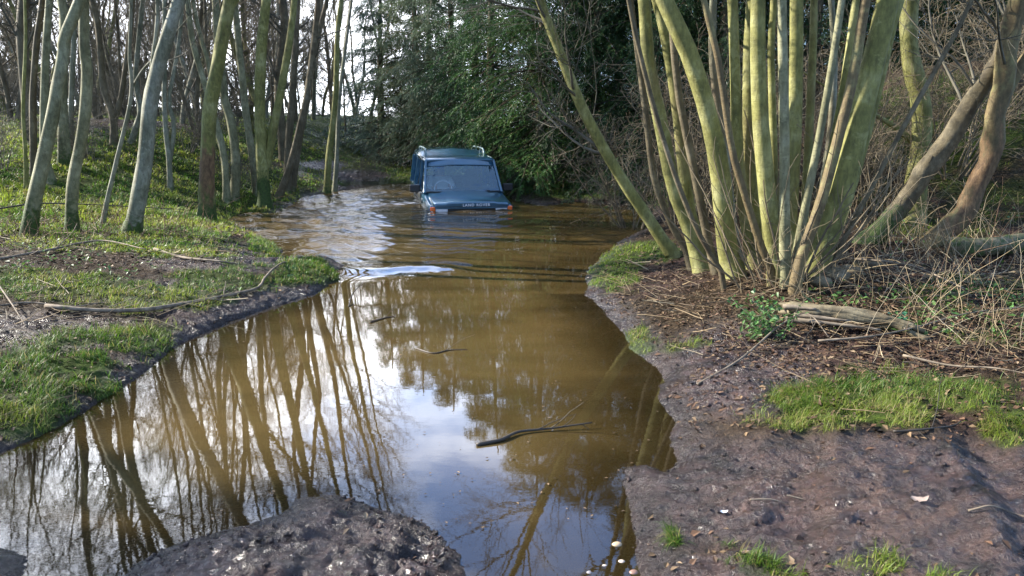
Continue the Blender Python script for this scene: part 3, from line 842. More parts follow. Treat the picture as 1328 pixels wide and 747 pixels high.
# ================================================================== TREES
rngT = np.random.RandomState(101)
def trunk_line(px, w, Y, rng, top=9.5, K=50, dY=0.0, flare=1.35):
    """px: photo points from the foot upwards; the line runs on above the frame"""
    pts = []
    for i, (u, v) in enumerate(px):
        pts.append(at_y(u, v, Y + dY * i / max(1, len(px) - 1)))
    pts = np.array(pts)
    d = nrm(pts[-1] - pts[-2]); p = pts[-1].copy(); ext = []
    while p[2] < top:
        d = nrm(d + np.array([rng.normal(0, .07), rng.normal(0, .07), .10]))
        p = p + d * .7; ext.append(p.copy())
    if ext: pts = np.vstack([pts, ext])
    P = spline(pts, K)
    z = P[:, 2] - P[0, 2]
    r0 = w / FPX * Y / 2
    r = r0 * (1 - .80 * np.clip(z / max(top - P[0, 2], .1), 0, 1) ** 1.1)
    r = r * (1 + (flare - 1) * np.exp(-z / .16))
    return P, r
def bare_tree(px, w, label, mat=None, forks=(), top=9.5, moss=.35, limbs=24, seed=1, Y=None, sink=.12, L1=(1.0, 2.6), bias=None, cat='tree', group='bare trees on the left bank', t0=.40, name='bare_tree', dY=0., flare=1.35, twigmat=None, L3=7, peel=False, rough=.16):
    rng = np.random.RandomState(seed)
    g = ground_px(*px[0]) if Y is None else None
    Yb = g[1] if Y is None else Y
    P, r = trunk_line(px, w, Yb, rng, top, dY=dY, flare=flare)
    foot = P[0].copy(); foot[2] = hz(foot[0], foot[1])
    P = np.vstack([P[0] - np.array([0, 0, sink + max(0, P[0, 2] - foot[2])]), P]); r = np.append(r[0] * 1.08, r)
    root = empty(name, foot, label, cat, group)
    mb = MB()
    def peelv(P): return np.clip((.72 if peel else 0) * (1 - np.abs((P[:, 2] - foot[2]) - .7) * .7), 0, 1)[None]
    def mossv(P): return np.clip(moss - (P[:, 2] - foot[2]) * 1.1, -.5, .6)[None]
    P = P + np.append([0], 1 * (rough > .2) * .013 * np.ones(len(P) - 1))[:, None] * (np.stack([np.sin(P[:, 2] * 9 + seed), np.cos(P[:, 2] * 7), 0 * P[:, 2]], -1))
    tubes(mb, P, r, 16, rough, seed, moss=mossv(P), peel=peelv(P))
    lines = [(P, r)]
    for fpx, fw, *ft in forks:
        Pf, rf = trunk_line(fpx, fw, Yb + .05, rng, ft[0] if ft else top * .9, 24, flare=1.0)
        tubes(mb, Pf, rf, 10, .12, seed + 5, moss=mossv(Pf))
        lines.append((Pf, rf))
    mb.build('trunk', mat or M_bark, root, foot)
    cm = MB()
    for (Pl, rl) in lines:
        n1 = limbs if Pl is P else limbs // 2
        P1, R1 = offshoots(Pl[None], rl[None], n1, rng, (t0, .98), L1, (32, 72), 9, .30, .006, .018, .07, .10, bias)
        tubes(cm, P1, R1, 5)
        P2, R2 = offshoots(P1, R1, 5, rng, (.2, 1), (.45, 1.1), (30, 62), 6, .5, .0027, .02, .05, .13)
        tubes(cm, P2, R2, 4)
        P3, R3 = offshoots(P2, R2, L3, rng, (.2, 1), (.2, .5), (28, 60), 4, .6, .0019, .01, .04, .15)
        tubes(cm, P3, R3, 3)
    cm.build('crown', twigmat or M_twig, root, foot)
    return root, foot

LT = [  # foreground and middle trees of the left bank
 ([(38, 306), (44, 262), (58, 196), (72, 130), (82, 72), (84, 48), (104, 0)], 17, 'grey leaning trunk with a dark mossy foot, nearest the left edge of the bank', M_bark_olive, dict(moss=.75)),
 ([(93, 300), (93, 262), (97, 226), (109, 159), (113, 95), (109, 55), (109, -20)], 15, 'pale grey crooked trunk with mossy foot, second of the front row beside the leaning one', M_bark_olive, dict(moss=.7)),
 ([(133, 292), (141, 252), (152, 205), (170, 125), (168, 70), (170, 0)], 6, 'thin forked sapling standing between two thicker grey trunks at the fallen wire', M_bark, dict(top=6.5, forks=[([(169, 118), (184, 92), (202, 72)], 3, 3.2)], limbs=12)),
 ([(172, 303), (177, 270), (188, 210), (195, 136), (207, 82), (224, 25), (240, -25)], 20, 'thickest smooth blue grey trunk leaning right, with a forked stub halfway up', M_bark, dict(forks=[([(197, 110), (198, 80), (203, 40), (204, 0)], 6, 5)], moss=.55)),
 ([(268, 284), (268, 240), (269, 200), (273, 136), (283, 82), (296, 10)], 20, 'olive trunk with peeling orange bark at its foot, standing alone by the grass', M_bark_green, dict(peel=True, moss=.65, forks=[([(290, 40), (300, 12), (320, -18)], 6)])),
 ([(343, 268), (341, 230), (338, 180), (337, 90), (345, 0)], 16, 'forked olive trunk with a bright moss sleeve round its foot at the water edge', M_bark_green, dict(moss=1.0, forks=[([(346, 216), (354, 170), (364, 120), (376, 50), (384, -20)], 11)], bias=(.8, 0, 0))),
 ([(360, 258), (375, 220), (390, 160), (400, 110), (411, 20)], 9, 'thin dark trunk slanting right over the rough water, beside the moss sleeved fork', M_bark_brown, dict(bias=(1.2, 0, 0), t0=.25, L1=(1.2, 3.0))),
 ([(372, 250), (374, 190), (380, 110), (386, 0)], 10, 'straight dark trunk just behind the thin slanting trunk', M_bark_brown, dict(bias=(1, 0, 0))),
 ([(379, 247), (388, 185), (398, 130), (404, 80), (424, 0)], 8, 'dark trunk bending right, rearmost of the clump by the rough water', M_bark_brown, dict(bias=(1.2, 0, 0), t0=.25, L1=(1.2, 3.0))),
 ([(424, 252), (427, 200), (432, 160), (436, 110), (438, 40), (444, -10)], 9, 'lone olive trunk in front of the muddy track, left of the vehicle', M_bark_green, dict(moss=.5, bias=(.8, 0, 0))),
 ([(434, 250), (437, 200), (441, 120), (456, 0)], 6, 'thinner companion trunk just right of the lone olive trunk', M_bark, dict(top=8)),
 ([(334, 254), (328, 210), (318, 136), (305, 10)], 10, 'grey trunk leaning left behind the moss sleeved fork', M_bark_olive, {}),
 ([(303, 258), (306, 212), (300, 160), (291, 125), (284, 40), (276, -20)], 12, 'smooth grey trunk curving left behind the peeling orange one', M_bark_olive, {}),
 ([(294, 262), (290, 200), (268, 118), (250, 55), (243, 0)], 9, 'slender trunk forking low into a V behind the peeling orange one', M_bark_olive, dict(forks=[([(270, 124), (273, 95), (258, 40), (250, 0)], 6), ([(274, 130), (281, 80), (279, 20)], 7)])),
 ([(221, 246), (219, 205), (215, 170), (213, 120), (214, 70)], 7, 'twin stemmed grey tree on the grassy slope behind the thickest trunk', M_bark, dict(forks=[([(220, 210), (226, 165), (219, 130), (228, 80)], 6)], top=8)),
 ([(34, 246), (33, 200), (30, 140), (33, 60), (32, 0)], 5, 'thin olive sapling on the slope left of the brown straight trunk', M_bark_green, dict(top=7)),
 ([(44, 230), (43, 170), (43, 120), (47, 60), (55, 0)], 9, 'straight reddish brown trunk behind the leaning trunk at the left edge', M_bark_brown, {}),
 ([(66, 238), (58, 200), (57, 150), (60, 60), (64, 0)], 11, 'grey trunk half hidden behind the leaning trunk', M_bark_olive, {}),
 ([(84, 214), (82, 170), (80, 120), (84, 40), (80, 0)], 14, 'broad grey trunk with green moss at its foot high on the slope', M_bark_olive, dict(moss=.6)),
 ([(94, 196), (92, 150), (94, 90), (98, 0)], 7, 'slim pale trunk high on the slope just right of the broad grey one', M_bark, {}),
 ([(148, 190), (146, 150), (134, 110), (128, 40)], 9, 'dark crooked trunk on top of the slope above the grass', M_bark_brown, dict(forks=[([(147, 165), (158, 120), (166, 60)], 7)])),
 ([(170, 186), (178, 160), (182, 140), (176, 100), (182, 30)], 7, 'kinked thin trunk on top of the slope behind the forked sapling', M_bark, {}),
]
for i, (px, w, lab, mt, kw) in enumerate(LT):
    bare_tree(px, w, lab, mt, seed=200 + i, **kw)
print('left trees done')

# ------------------------------------------------------------------ copies of whole things
def copy_tree(root, loc, rz, sc=1., label=None, group=None):
    c = root.copy(); COL.objects.link(c); c.location = loc; c.rotation_euler = (0, 0, rz); c.scale = (sc,) * 3
    if label: c['label'] = label
    if group: c['group'] = group
    for ch in root.children:
        d = ch.copy(); COL.objects.link(d); d.parent = c
        for g in ch.children:
            e = g.copy(); COL.objects.link(e); e.parent = d
    return c
def proto_bare(seed, H, w, limbs, lab, grp, mat, stems=1, t0=.12, n3=6):
    rng = np.random.RandomState(seed)
    root = empty('bare_tree', (0, 0, 0), lab, 'tree', grp)
    mb = MB(); cm = MB()
    for s in range(stems):
        a = rng.uniform(0, 6.3); p = np.array([.15 * math.cos(a) * (stems > 1), .15 * math.sin(a) * (stems > 1), -.2]); d = np.array([math.cos(a) * .18 * (stems > 1), math.sin(a) * .18 * (stems > 1), 1.])
        pts = [p]
        while pts[-1][2] < H * (1 if s == 0 else .85):
            d = nrm(d + np.array([rng.normal(0, .09), rng.normal(0, .09), .05])); pts.append(pts[-1] + d * .8)
        P = spline(pts, 26); r = w / 2 * (1 - .85 * np.linspace(0, 1, 26))
        tubes(mb, P, r, 9, .15, seed + s, moss=np.clip(.3 - P[:, 2], -.5, .5)[None])
        P1, R1 = offshoots(P[None], r[None], limbs, rng, (t0, .98), (1.2, 3.0), (35, 75), 8, .36, .007, .028, .08, .11); tubes(cm, P1, R1, 4)
        P2, R2 = offshoots(P1, R1, 9, rng, (.15, 1), (.6, 1.4), (30, 65), 5, .5, .0042, .02, .05, .14); tubes(cm, P2, R2, 3)
        P3, R3 = offshoots(P2, R2, n3, rng, (.2, 1), (.3, .8), (28, 60), 4, .6, .0030, .01, .04, .15); tubes(cm, P3, R3, 3)
    mb.build('trunk', mat, root); cm.build('crown', M_twig if seed % 2 else M_twig_pale, root)
    return root
farlab = 'bare grey tree in the dense wood on the slope behind the left bank'
protos = [proto_bare(301, 9.5, .20, 30, farlab, 'bare trees of the far left wood', M_bark), proto_bare(302, 8.5, .18, 28, farlab, 'bare trees of the far left wood', M_bark_green),
          proto_bare(303, 10.5, .24, 32, farlab, 'bare trees of the far left wood', M_bark_brown), proto_bare(304, 7.5, .11, 16, farlab, 'bare trees of the far left wood', M_bark_brown, 3, .05, 7)]
rg = np.random.RandomState(17)
spots = []
tries = 0
while len(spots) < 74 and tries < 20000:
    tries += 1
    Y = rg.uniform(19, 60); X = rg.uniform(-.80, -.28) * Y
    if X < -8.5 and Y < 24: continue
    if rg.rand() < (Y - 17) / 70: continue
    if all((X - a) ** 2 + (Y - b) ** 2 > (1.1 + .02 * Y) ** 2 for a, b in spots): spots.append((X, Y))
used = set()
def put(i, x, y, sc, label=None, group=None):
    p = protos[i]
    loc = (x, y, hz(x, y) - .05); rz = rg.uniform(0, 6.28)
    if i not in used:
        used.add(i); p.location = loc; p.rotation_euler = (0, 0, rz); p.scale = (sc,) * 3
        if label: p['label'] = label
        if group: p['group'] = group
        return p
    return copy_tree(p, loc, rz, sc, label, group)
spots += [(-9.6, 15.6), (-11.2, 17.5), (-13.2, 18.6), (-12.4, 21.5), (-10.4, 20.0), (-15.5, 21.0), (-9.2, 22.0)]
for k, (x, y) in enumerate(spots): put(k % 4, x, y, rg.uniform(.8, 1.15))
# the wood closes round the far end of the track and behind the camera's left, where its shade falls on the foreground
spots2 = []
for k in range(30):
    Y = rg.uniform(36, 70); X = rg.uniform(-.2, .75) * Y; put(k % 4, X, Y, rg.uniform(.8, 1.2), 'bare tree rising behind the conifers at the far end of the track', 'bare trees behind the conifers')
for x, y, s, i in [(-9.5, 2.0, 1.0, 0), (-7.5, 0.0, 1., 1), (7.6, 3.2, .9, 1), (9.2, 6.6, 1.0, 2)]:
    put(i, x, y, s, 'bare tree standing beyond the edge of the view beside the puddle', 'bare trees beyond the edge of the view')
for k, (u, Y) in enumerate([(352, 30), (372, 36), (388, 31), (398, 41), (412, 35), (424, 45), (440, 38), (452, 33), (466, 42), (482, 37), (500, 47), (380, 50), (405, 56), (435, 54), (470, 58), (345, 44), (365, 57)]):
    put(k % 4, (u - 664) / FPX * Y, Y, .85 + .25 * rg.rand(), 'bare tree closing the view beyond the bend of the muddy track', 'bare trees beyond the bend of the track')
print('far trees done')

# ------------------------------------------------------------------ conifers
def conifer(seed, H, spread, lab, grp, c_lo, c_hi, nb=110, droop=.22, first=.5, dens=1.0, name='conifer_tree'):
    rng = np.random.RandomState(seed)
    root = empty(name, (0, 0, 0), lab, 'conifer', grp)
    tb = MB(); P = np.stack([.08 * np.sin(np.linspace(0, 4, 20)), .06 * np.cos(np.linspace(0, 3, 20)), np.linspace(-.2, H, 20)], -1)
    tubes(tb, P, .02 + .15 * (1 - np.linspace(0, 1, 20)), 9, .1, seed, moss=-.5); tb.build('trunk', M_bark_brown, root)
    cb = MB()
    z0 = first + (H - first - .2) * rng.rand(nb) ** 1.15
    t = (z0 - first) / (H - first)
    Lb = 1.1 * spread * np.clip((1 - t) ** .75 * rng.uniform(.65, 1.12, nb), .25, None)
    az = np.arange(nb) * 2.4 + rng.normal(0, .3, nb)
    K = 9
    el = rng.uniform(-.05, .35, nb) - .25 * (1 - t)
    D = np.stack([np.cos(az) * np.cos(el), np.sin(az) * np.cos(el), np.sin(el)], -1)
    p = np.stack([0 * z0, 0 * z0, z0], -1); pts = [p]
    for k in range(K - 1):
        D = nrm(D + rng.normal(0, .05, D.shape) + np.array([0, 0, -droop * .35]))
        pts.append(pts[-1] + D * (Lb / (K - 1))[:, None])
    P1 = np.stack(pts, 1); R1 = np.maximum(.02 * (Lb / spread)[:, None] * np.linspace(1, .2, K), .004)
    tubes(cb, P1, R1, 4, Col=np.array([.06, .045, .03]))
    n2 = int(26 * dens)
    P2, R2 = offshoots(P1, R1, n2, rng, (.12, 1), (.30 * spread / 2.5 + .12, .50 * spread / 2.5 + .25), (38, 62), 5, .3, .002, .004, -.10, .06)
    # sprays lie mostly flat: press the side shoots towards the branch's own level
    base = P2[:, :1]; P2[:, :, 2] = base[..., 2] + (P2[:, :, 2] - base[..., 2]) * .45 - .17 * np.linspace(0, 1, 5) ** 2 * rng.uniform(.3, 1.6, (len(P2), 1))
    # leaflets
    m = int(36)
    N = len(P2)
    tt = rng.uniform(.05, 1, (N, m)); f = tt * 4; i = np.minimum(f.astype(int), 3); fr = (f - i)[..., None]
    ar = np.arange(N)[:, None]
    C = P2[ar, i] * (1 - fr) + P2[ar, i + 1] * fr
    T = nrm(P2[ar, i + 1] - P2[ar, i])
    sd_ = nrm(np.cross(T, np.array([0, 0, 1.]))) * np.where(rng.rand(N, m, 1) < .5, -1, 1)
    A = nrm(T * .8 + sd_ * rng.uniform(.3, 1.0, (N, m, 1)) + rng.normal(0, .16, (N, m, 3)) + np.array([0, 0, -.18]))
    Bv = nrm(np.cross(A, nrm(np.array([0, 0, 1.]) + rng.normal(0, .45, (N, m, 3)))))
    L = rng.uniform(.045, .10, (N, m, 1)); W = rng.uniform(.004, .0075, (N, m, 1))
    V = np.stack([C, C + A * L * .45 + Bv * W, C + A * L, C + A * L * .45 - Bv * W], 2).reshape(-1, 3)
    q = np.arange(N * m)[:, None] * 4
    hb = rng.rand(nb).repeat(n2)[:, None]; hh = np.clip(hb * .6 + .5 * rng.rand(N, m), 0, 1)[..., None]
    col = (np.array(c_lo) + (np.array(c_hi) - np.array(c_lo)) * hh).reshape(-1, 3)
    dead = rng.rand(N * m, 1) < .025
    col = np.where(dead, np.array([.16, .08, .03]), col)
    cb.add(V, np.concatenate([q, q + 1, q + 2, q + 3], 1), Col=np.repeat(col, 4, axis=0))
    cb.build('crown', M_needle, root)
    return root
G1 = conifer(401, 8.2, 2.9, 'bright green conifer with drooping sprays, just right of the vehicle', 'conifers beside the track', (.012, .038, .012), (.062, .14, .030), 230)
G2 = conifer(402, 7.4, 2.3, 'blue green conifer', 'conifers beside the track', (.035, .065, .042), (.12, .17, .11), 200, .14)
G3 = conifer(403, 9.0, 2.8, 'dark green conifer', 'conifers beside the track', (.010, .030, .009), (.035, .075, .018), 210, .3)
first = {id(G1): 1, id(G2): 1, id(G3): 1}
def putc(p, u, Y, sc, rz, label, group='conifers beside the track'):
    X = (u - 664) / FPX * Y * .985
    loc = (X, Y, hz(X, Y) - .05)
    if first.get(id(p)):
        first[id(p)] = 0; p.location = loc; p.rotation_euler = (0, 0, rz); p.scale = (sc,) * 3; p['label'] = label; return p
    return copy_tree(p, loc, rz, sc, label, group)
putc(G1, 700, 19.6, 1.0, .4, 'bright green conifer with drooping sprays, just right of the vehicle')
putc(G1, 640, 23.5, 1.0, 2.6, 'tall bright green conifer rising straight behind the vehicle')
putc(G3, 770, 19.0, .92, 1.0, 'dark green conifer behind the thin slanting stem on the far shore')
putc(G3, 850, 18.0, 1.0, 2.2, 'dark conifer seen between the first stems of the coppiced tree')
putc(G1, 800, 23.5, 1.15, 4.1, 'green conifer standing behind the two dark ones on the far shore')
putc(G3, 935, 17.2, 1.0, 3.6, 'dark conifer behind the middle stems of the coppiced tree')
putc(G3, 1040, 17.6, 1.05, 5.2, 'dark conifer behind the right stems of the coppiced tree')
putc(G3, 1130, 19.0, 1.1, .2, 'dark conifer on the bank behind the forked bank tree')
putc(G3, 1240, 19.5, 1.1, 1.7, 'dark conifer above the right bank behind the leaning trunk')
putc(G3, 1340, 18.5, 1.1, 2.9, 'dark conifer above the right bank at the edge of the view')
putc(G2, 585, 25.5, 1.0, .3, 'blue green conifer behind the left side of the vehicle')
putc(G2, 540, 27.5, 1.05, 1.3, 'blue green conifer in the middle of the row behind the muddy bank')
putc(G2, 498, 29.0, .95, 2.3, 'blue green conifer next to the bend of the track')
putc(G3, 560, 33.0, 1.0, 4.3, 'dark conifer filling the gap behind the blue green row')
putc(G2, 615, 30.0, 1.15, 5.3, 'blue green conifer rearmost behind the vehicle')
putc(G3, 408, 44.0, .6, 5.3, 'low dark conifer beyond the end of the track')
putc(G3, 690, 29.0, 1.2, 1.9, 'tall dark conifer at the back above the bright green one')
putc(G3, 880, 25.0, 1.25, .9, 'tall dark conifer at the back above the far shore')
for u, Y, rz in [(960, 26, 1), (1080, 27, 2), (1200, 27, 3), (1330, 27, 4), (760, 32, 5), (1450, 20, 2.2)]:
    putc(G3, u, Y, 1.25, rz, 'tall dark conifer in the back row behind the right bank', 'back row of dark conifers')
for u, Y, rz in [(40, 44, 1), (150, 50, 2), (250, 47, 3.), (-60, 38, 4)]:
    putc(G2, u, Y, .75, rz, 'dark evergreen showing between the trunks of the far left wood', 'evergreens in the far left wood')
# conifers off to the left shade the near bank and the mud
for x, y, sc, rz in [(-10.5, 3.8, .95, .5), (-12.6, 6.0, .8, 1.7)]:
    copy_tree(G3, (x, y, hz(x, y) - .05), rz, sc, 'dark conifer standing beyond the left edge of the view', 'conifers beyond the left edge')
print('conifers done')

# ------------------------------------------------------------------ the coppiced tree on the right bank
CB = ground_px(1022, 372)
cop = empty('coppiced_tree', CB, 'large many stemmed coppiced tree with green bark on the right bank', 'tree')
COPY_ = CB[1]
rng = np.random.RandomState(55)
# (points from the foot up, width px, depth offset, material)
STEMS = [
 ([(925, 340), (916, 300), (900, 220), (880, 120), (868, 0)], 11, 1.0, M_bark_brown),
 ([(960, 345), (950, 290), (940, 200), (925, 90), (925, 0)], 12, 1.5, M_bark),
 ([(1012, 352), (1006, 290), (1003, 180), (1000, 60), (1004, 0)], 11, .9, M_bark_green),
 ([(1048, 356), (1056, 300), (1078, 200), (1098, 90), (1110, 0)], 12, .5, M_bark_green),
 ([(1070, 356), (1100, 300), (1140, 225), (1185, 140), (1230, 60), (1260, 0)], 7, .3, M_bark_brown),
 ([(935, 352), (905, 300), (880, 240), (860, 180), (835, 90)], 7, .4, M_bark_brown),
 ([(905, 330), (896, 300), (873, 241), (857, 160), (841, 80), (835, 0)], 20, 1.35, M_bark_green),
 ([(905, 318), (893, 270), (885, 200), (878, 134), (866, 60), (852, 0)], 17, 1.7, M_bark_green),
 ([(950, 345), (942, 310), (932, 214), (916, 139), (894, 70), (862, 0)], 27, .7, M_bark_green),
 ([(1000, 350), (986, 316), (962, 240), (948, 187), (932, 80), (913, 0)], 10, .1, M_bark_orange),
 ([(975, 330), (968, 290), (958, 214), (954, 107), (950, 0)], 16, .9, M_bark_green),
 ([(990, 330), (984, 290), (973, 214), (972, 80), (976, 0)], 19, 1.2, M_bark_green),
 ([(1008, 345), (1001, 311), (991, 214), (984, 107), (983, 0)], 23, .35, M_bark_green),
 ([(1020, 360), (1018, 321), (1017, 160), (1014, 0)], 14, 0.0, M_bark_olive),
 ([(1026, 350), (1024, 295), (1031, 160), (1033, 0)], 20, .55, M_bark_green),
 ([(1038, 335), (1044, 270), (1050, 160), (1056, 0)], 12, 1.3, M_bark_green),
 ([(1028, 365), (1034, 321), (1066, 160), (1092, 0)], 11, .05, M_bark_olive),
 ([(1032, 368), (1040, 332), (1066, 257), (1104, 110), (1123, 0)], 15, -.2, M_bark_orange),
 ([(1052, 358), (1068, 316), (1090, 258), (1119, 134), (1152, 0)], 33, .25, M_bark_green),
 ([(1062, 350), (1082, 305), (1108, 230), (1140, 107), (1166, 0)], 15, .7, M_bark_green),
 ([(1040, 350), (1060, 280), (1075, 190), (1082, 90), (1078, 0)], 10, 1.5, M_bark),
 ([(890, 325), (868, 285), (848, 230), (838, 150), (826, 60), (818, 0)], 9, 1.6, M_bark_brown),
]
cm = MB()
st = MB()
for i, (px, w, dz, mt) in enumerate(STEMS):
    P, r = trunk_line(px, w * 1.0, COPY_ + dz, rng, 7.6, 30, flare=1.15)
    P0 = P[0].copy(); P0[2] = hz(P0[0], P0[1]) - .12
    P = np.vstack([P0 + (CB - P0) * np.array([.12, .12, 0]), P]); r = np.append(r[0] * 1.15, r)
    mb = MB(); tubes(mb, P, r, 14, .10, 500 + i, moss=np.clip(.15 - (P[:, 2] - P[0, 2]) * 1.2, -.5, .5)[None])
    mb.build('stem', mt, cop, CB)
    P1, R1 = offshoots(P[None], r[None], 15, rng, (.40, .98), (.8, 2.2), (25, 60), 8, .4, .006, .03, .05, .10); tubes(cm, P1, R1, 5)
    P2, R2 = offshoots(P1, R1, 6, rng, (.2, 1), (.4, 1.0), (30, 60), 6, .5, .004, .02, .04, .12); tubes(cm, P2, R2, 4)
    P3, R3 = offshoots(P2, R2, 5, rng, (.2, 1), (.2, .5), (28, 60), 4, .6, .003, .01, .03, .15); tubes(cm, P3, R3, 3)
cm.build('crown', M_twig, cop, CB)
# thin shoots fanning out of the stool
sm = MB()
n = 36
a = rng.uniform(0, 6.28, n); rad = rng.uniform(.05, .4, n)
X0, Y0 = CB[0] + np.cos(a) * rad, CB[1] + .25 + np.sin(a) * rad * .7
pts = []
D = nrm(np.stack([np.cos(a) * .9 + rng.normal(0, .3, n), np.sin(a) * .6, rng.uniform(.5, 2.0, n)], -1)); L = rng.uniform(.5, 1.7, n)
p = np.stack([X0, Y0, np.array([hz(x, y) for x, y in zip(X0, Y0)]) - .03], -1); pts = [p]
for k in range(11):
    D = nrm(D + rng.normal(0, .05, D.shape) + np.array([0, 0, .03])); pts.append(pts[-1] + D * (L / 11)[:, None])
Ps = np.stack(pts, 1); Rs = rng.uniform(.005, .014, (n, 1)) * np.linspace(1, .35, 12)[None]
tubes(sm, Ps, Rs, 6)
P1, R1 = offshoots(Ps, Rs, 3, rng, (.3, 1), (.2, .7), (25, 55), 6, .5, .0025, .01, .02, .1); tubes(sm, P1, R1, 4)
sm.build('shoots', M_twig_pale, cop, CB)
# the cut stool at the foot
hb = MB()
for k in range(7):
    u, v = [(1022, 372), (1045, 366), (1002, 358), (1060, 358), (985, 350), (1030, 352), (1075, 352)][k]
    q = at_z(u, v, .2); V, F = blob(rng, (rng.uniform(.10, .16), rng.uniform(.10, .16), rng.uniform(.06, .12)), 3, .8)
    V = V * (1 + .22 * (fbm(V[:, 0] * 18 + 50, V[:, 2] * 5 + V[:, 1] * 18 + 50, 3, 77) - .5))[:, None]
    hb.add(V + np.array([q[0], COPY_ + (372 - v) * .03, hz(q[0], q[1]) + .02]), T=F, moss=np.full(len(V), .12))
hb.build('stool', M_bark_brown, cop, CB)

lean_kw = dict(cat='tree', group='trees on the right bank')
bare_tree([(874, 332), (862, 316), (836, 276), (810, 238), (760, 150), (725, 65), (700, 0)], 16, 'slanting green stem leaning left over the water from the grassy right shore', M_bark_green, seed=601, Y=ground_px(876, 333)[1], top=6.2, moss=.25, limbs=16, t0=.3, bias=(-.6, -.2, 0), name='leaning_tree', L1=(.8, 1.8), **lean_kw)
bare_tree([(868, 322), (830, 275), (790, 205), (756, 130), (716, 50), (700, 10)], 6, 'thin brown stem running close beside the slanting green one', M_bark_brown, seed=602, Y=ground_px(876, 333)[1] + .15, top=5.2, moss=.0, limbs=12, t0=.3, name='leaning_tree', L1=(.6, 1.4), **lean_kw)
bare_tree([(1184, 292), (1188, 240), (1195, 190), (1194, 134), (1180, 66), (1180, 0)], 27, 'upright pale green trunk on the right bank with a limb reaching left', M_bark_green, seed=603, Y=9.6, top=8, moss=.0, limbs=16, t0=.35, forks=[([(1190, 188), (1160, 165), (1130, 146), (1090, 124), (1045, 96), (1010, 70)], 10, 2.0)], **lean_kw)
bare_tree([(1118, 322), (1150, 290), (1182, 250), (1206, 214), (1236, 172), (1270, 120), (1300, 64), (1330, 0)], 25, 'heavy trunk leaning right with a bright green mossy foot behind the stump', M_bark_brown, seed=604, rough=.34, Y=8.4, top=7, moss=.72, limbs=14, t0=.35, flare=1.2, **lean_kw)
bare_tree([(1205, 318), (1238, 288), (1264, 250), (1282, 205), (1292, 150), (1304, 80), (1320, 0)], 27, 'thick orange barked trunk at the right edge of the photo', M_bark_orange, seed=605, rough=.36, peel=True, Y=8.1, top=8, moss=.2, limbs=16, t0=.35, flare=1.25, forks=[([(1292, 160), (1310, 110), (1345, 50), (1370, -20)], 15)], **lean_kw)

# twiggy shrubs: thickets
def shrub(seed, H, n, lab, grp, mat):
    rng = np.random.RandomState(seed); root = empty('bare_shrub', (0, 0, 0), lab, 'shrub', grp)
    mb = MB(); a = rng.uniform(0, 6.28, n)
    D = nrm(np.stack([np.cos(a) * .5, np.sin(a) * .5, rng.uniform(.6, 1.6, n)], -1)); p = np.stack([np.cos(a) * .12, np.sin(a) * .12, 0 * a - .05], -1); L = rng.uniform(.6, 1, n) * H; pts = [p]
    for k in range(9):
        D = nrm(D + rng.normal(0, .12, D.shape) + np.array([0, 0, .02])); pts.append(pts[-1] + D * (L / 9)[:, None])
    P = np.stack(pts, 1); r = rng.uniform(.006, .014, (n, 1)) * np.linspace(1, .35, 10)[None]; tubes(mb, P, r, 5)
    P1, R1 = offshoots(P, r, 9, rng, (.15, 1), (.4, 1.2), (30, 75), 6, .5, .004, .01, .0, .16); tubes(mb, P1, R1, 4)
    P2, R2 = offshoots(P1, R1, 6, rng, (.15, 1), (.2, .5), (30, 70), 4, .6, .003, .01, .0, .2); tubes(mb, P2, R2, 3)
    o = mb.build('branches', mat, root); return root
S1 = shrub(701, 2.4, 14, 'pale twiggy bare shrub', 'bare shrubs on the right bank', M_twig_pale)
S2 = shrub(702, 2.0, 18, 'brown twiggy bare shrub', 'bare shrubs on the left bank', M_twig)
SP = [(S1, 880, 11.0, 1.1, 'pale twiggy shrub behind the leftmost stems of the coppiced tree'), (S1, 935, 11.8, 1.2, 'pale twiggy shrub behind the thick left stem of the coppiced tree'), (S1, 1010, 12.2, 1.15, 'pale twiggy shrub behind the middle of the coppiced tree'),
      (S1, 1075, 10.8, 1.1, 'pale twiggy shrub right behind the thick slanting stem'), (S1, 1135, 9.8, .95, 'pale twiggy shrub between the coppiced tree and the upright pale trunk'), (S1, 1230, 10.6, 1.15, 'pale twiggy shrub behind the heavy leaning trunk'),
      (S1, 1300, 11.4, 1.1, 'pale twiggy shrub on the bank behind the orange barked trunk'), (S1, 820, 12.6, 1.0, 'pale twiggy shrub behind the slanting green stem')]
fs = {id(S1): 1, id(S2): 1}
def puts(p, u, Y, sc, lab, grp):
    X = (u - 664) / FPX * Y; loc = (X, Y, hz(X, Y)); rz = rg.uniform(0, 6.28)
    if fs[id(p)]: fs[id(p)] = 0; p.location = loc; p.rotation_euler = (0, 0, rz); p.scale = (sc,) * 3; p['label'] = lab; return
    copy_tree(p, loc, rz, sc, lab, grp)
for p, u, Y, sc, lab in SP: puts(p, u, Y, sc, lab, 'bare shrubs on the right bank')
SPL = [(10, 13.5, .8, 'brown twiggy shrub on the slope behind the brown straight trunk'), (128, 15.0, .7, 'brown twiggy shrub in the dark hollow of the slope'), (250, 17.5, .8, 'brown twiggy shrub behind the peeling orange trunk'),
       (310, 16.0, .55, 'low reddish shrub at the foot of the curved grey trunk'), (185, 19.0, .8, 'brown twiggy shrub high on the slope behind the thickest trunk'), (475, 23.5, .5, 'small twiggy shrub on the muddy bank left of the vehicle')]
for u, Y, sc, lab in SPL: puts(S2, u, Y, sc, lab, 'bare shrubs on the left bank')
for k in range(26):
    Y = rg.uniform(21, 48); X = rg.uniform(-.72, -.32) * Y
    copy_tree(S2, (X, Y, hz(X, Y)), rg.uniform(0, 6), rg.uniform(1., 1.7), 'brown bare shrub in the understorey of the far left wood', 'understorey shrubs of the far left wood')
print('trees done')

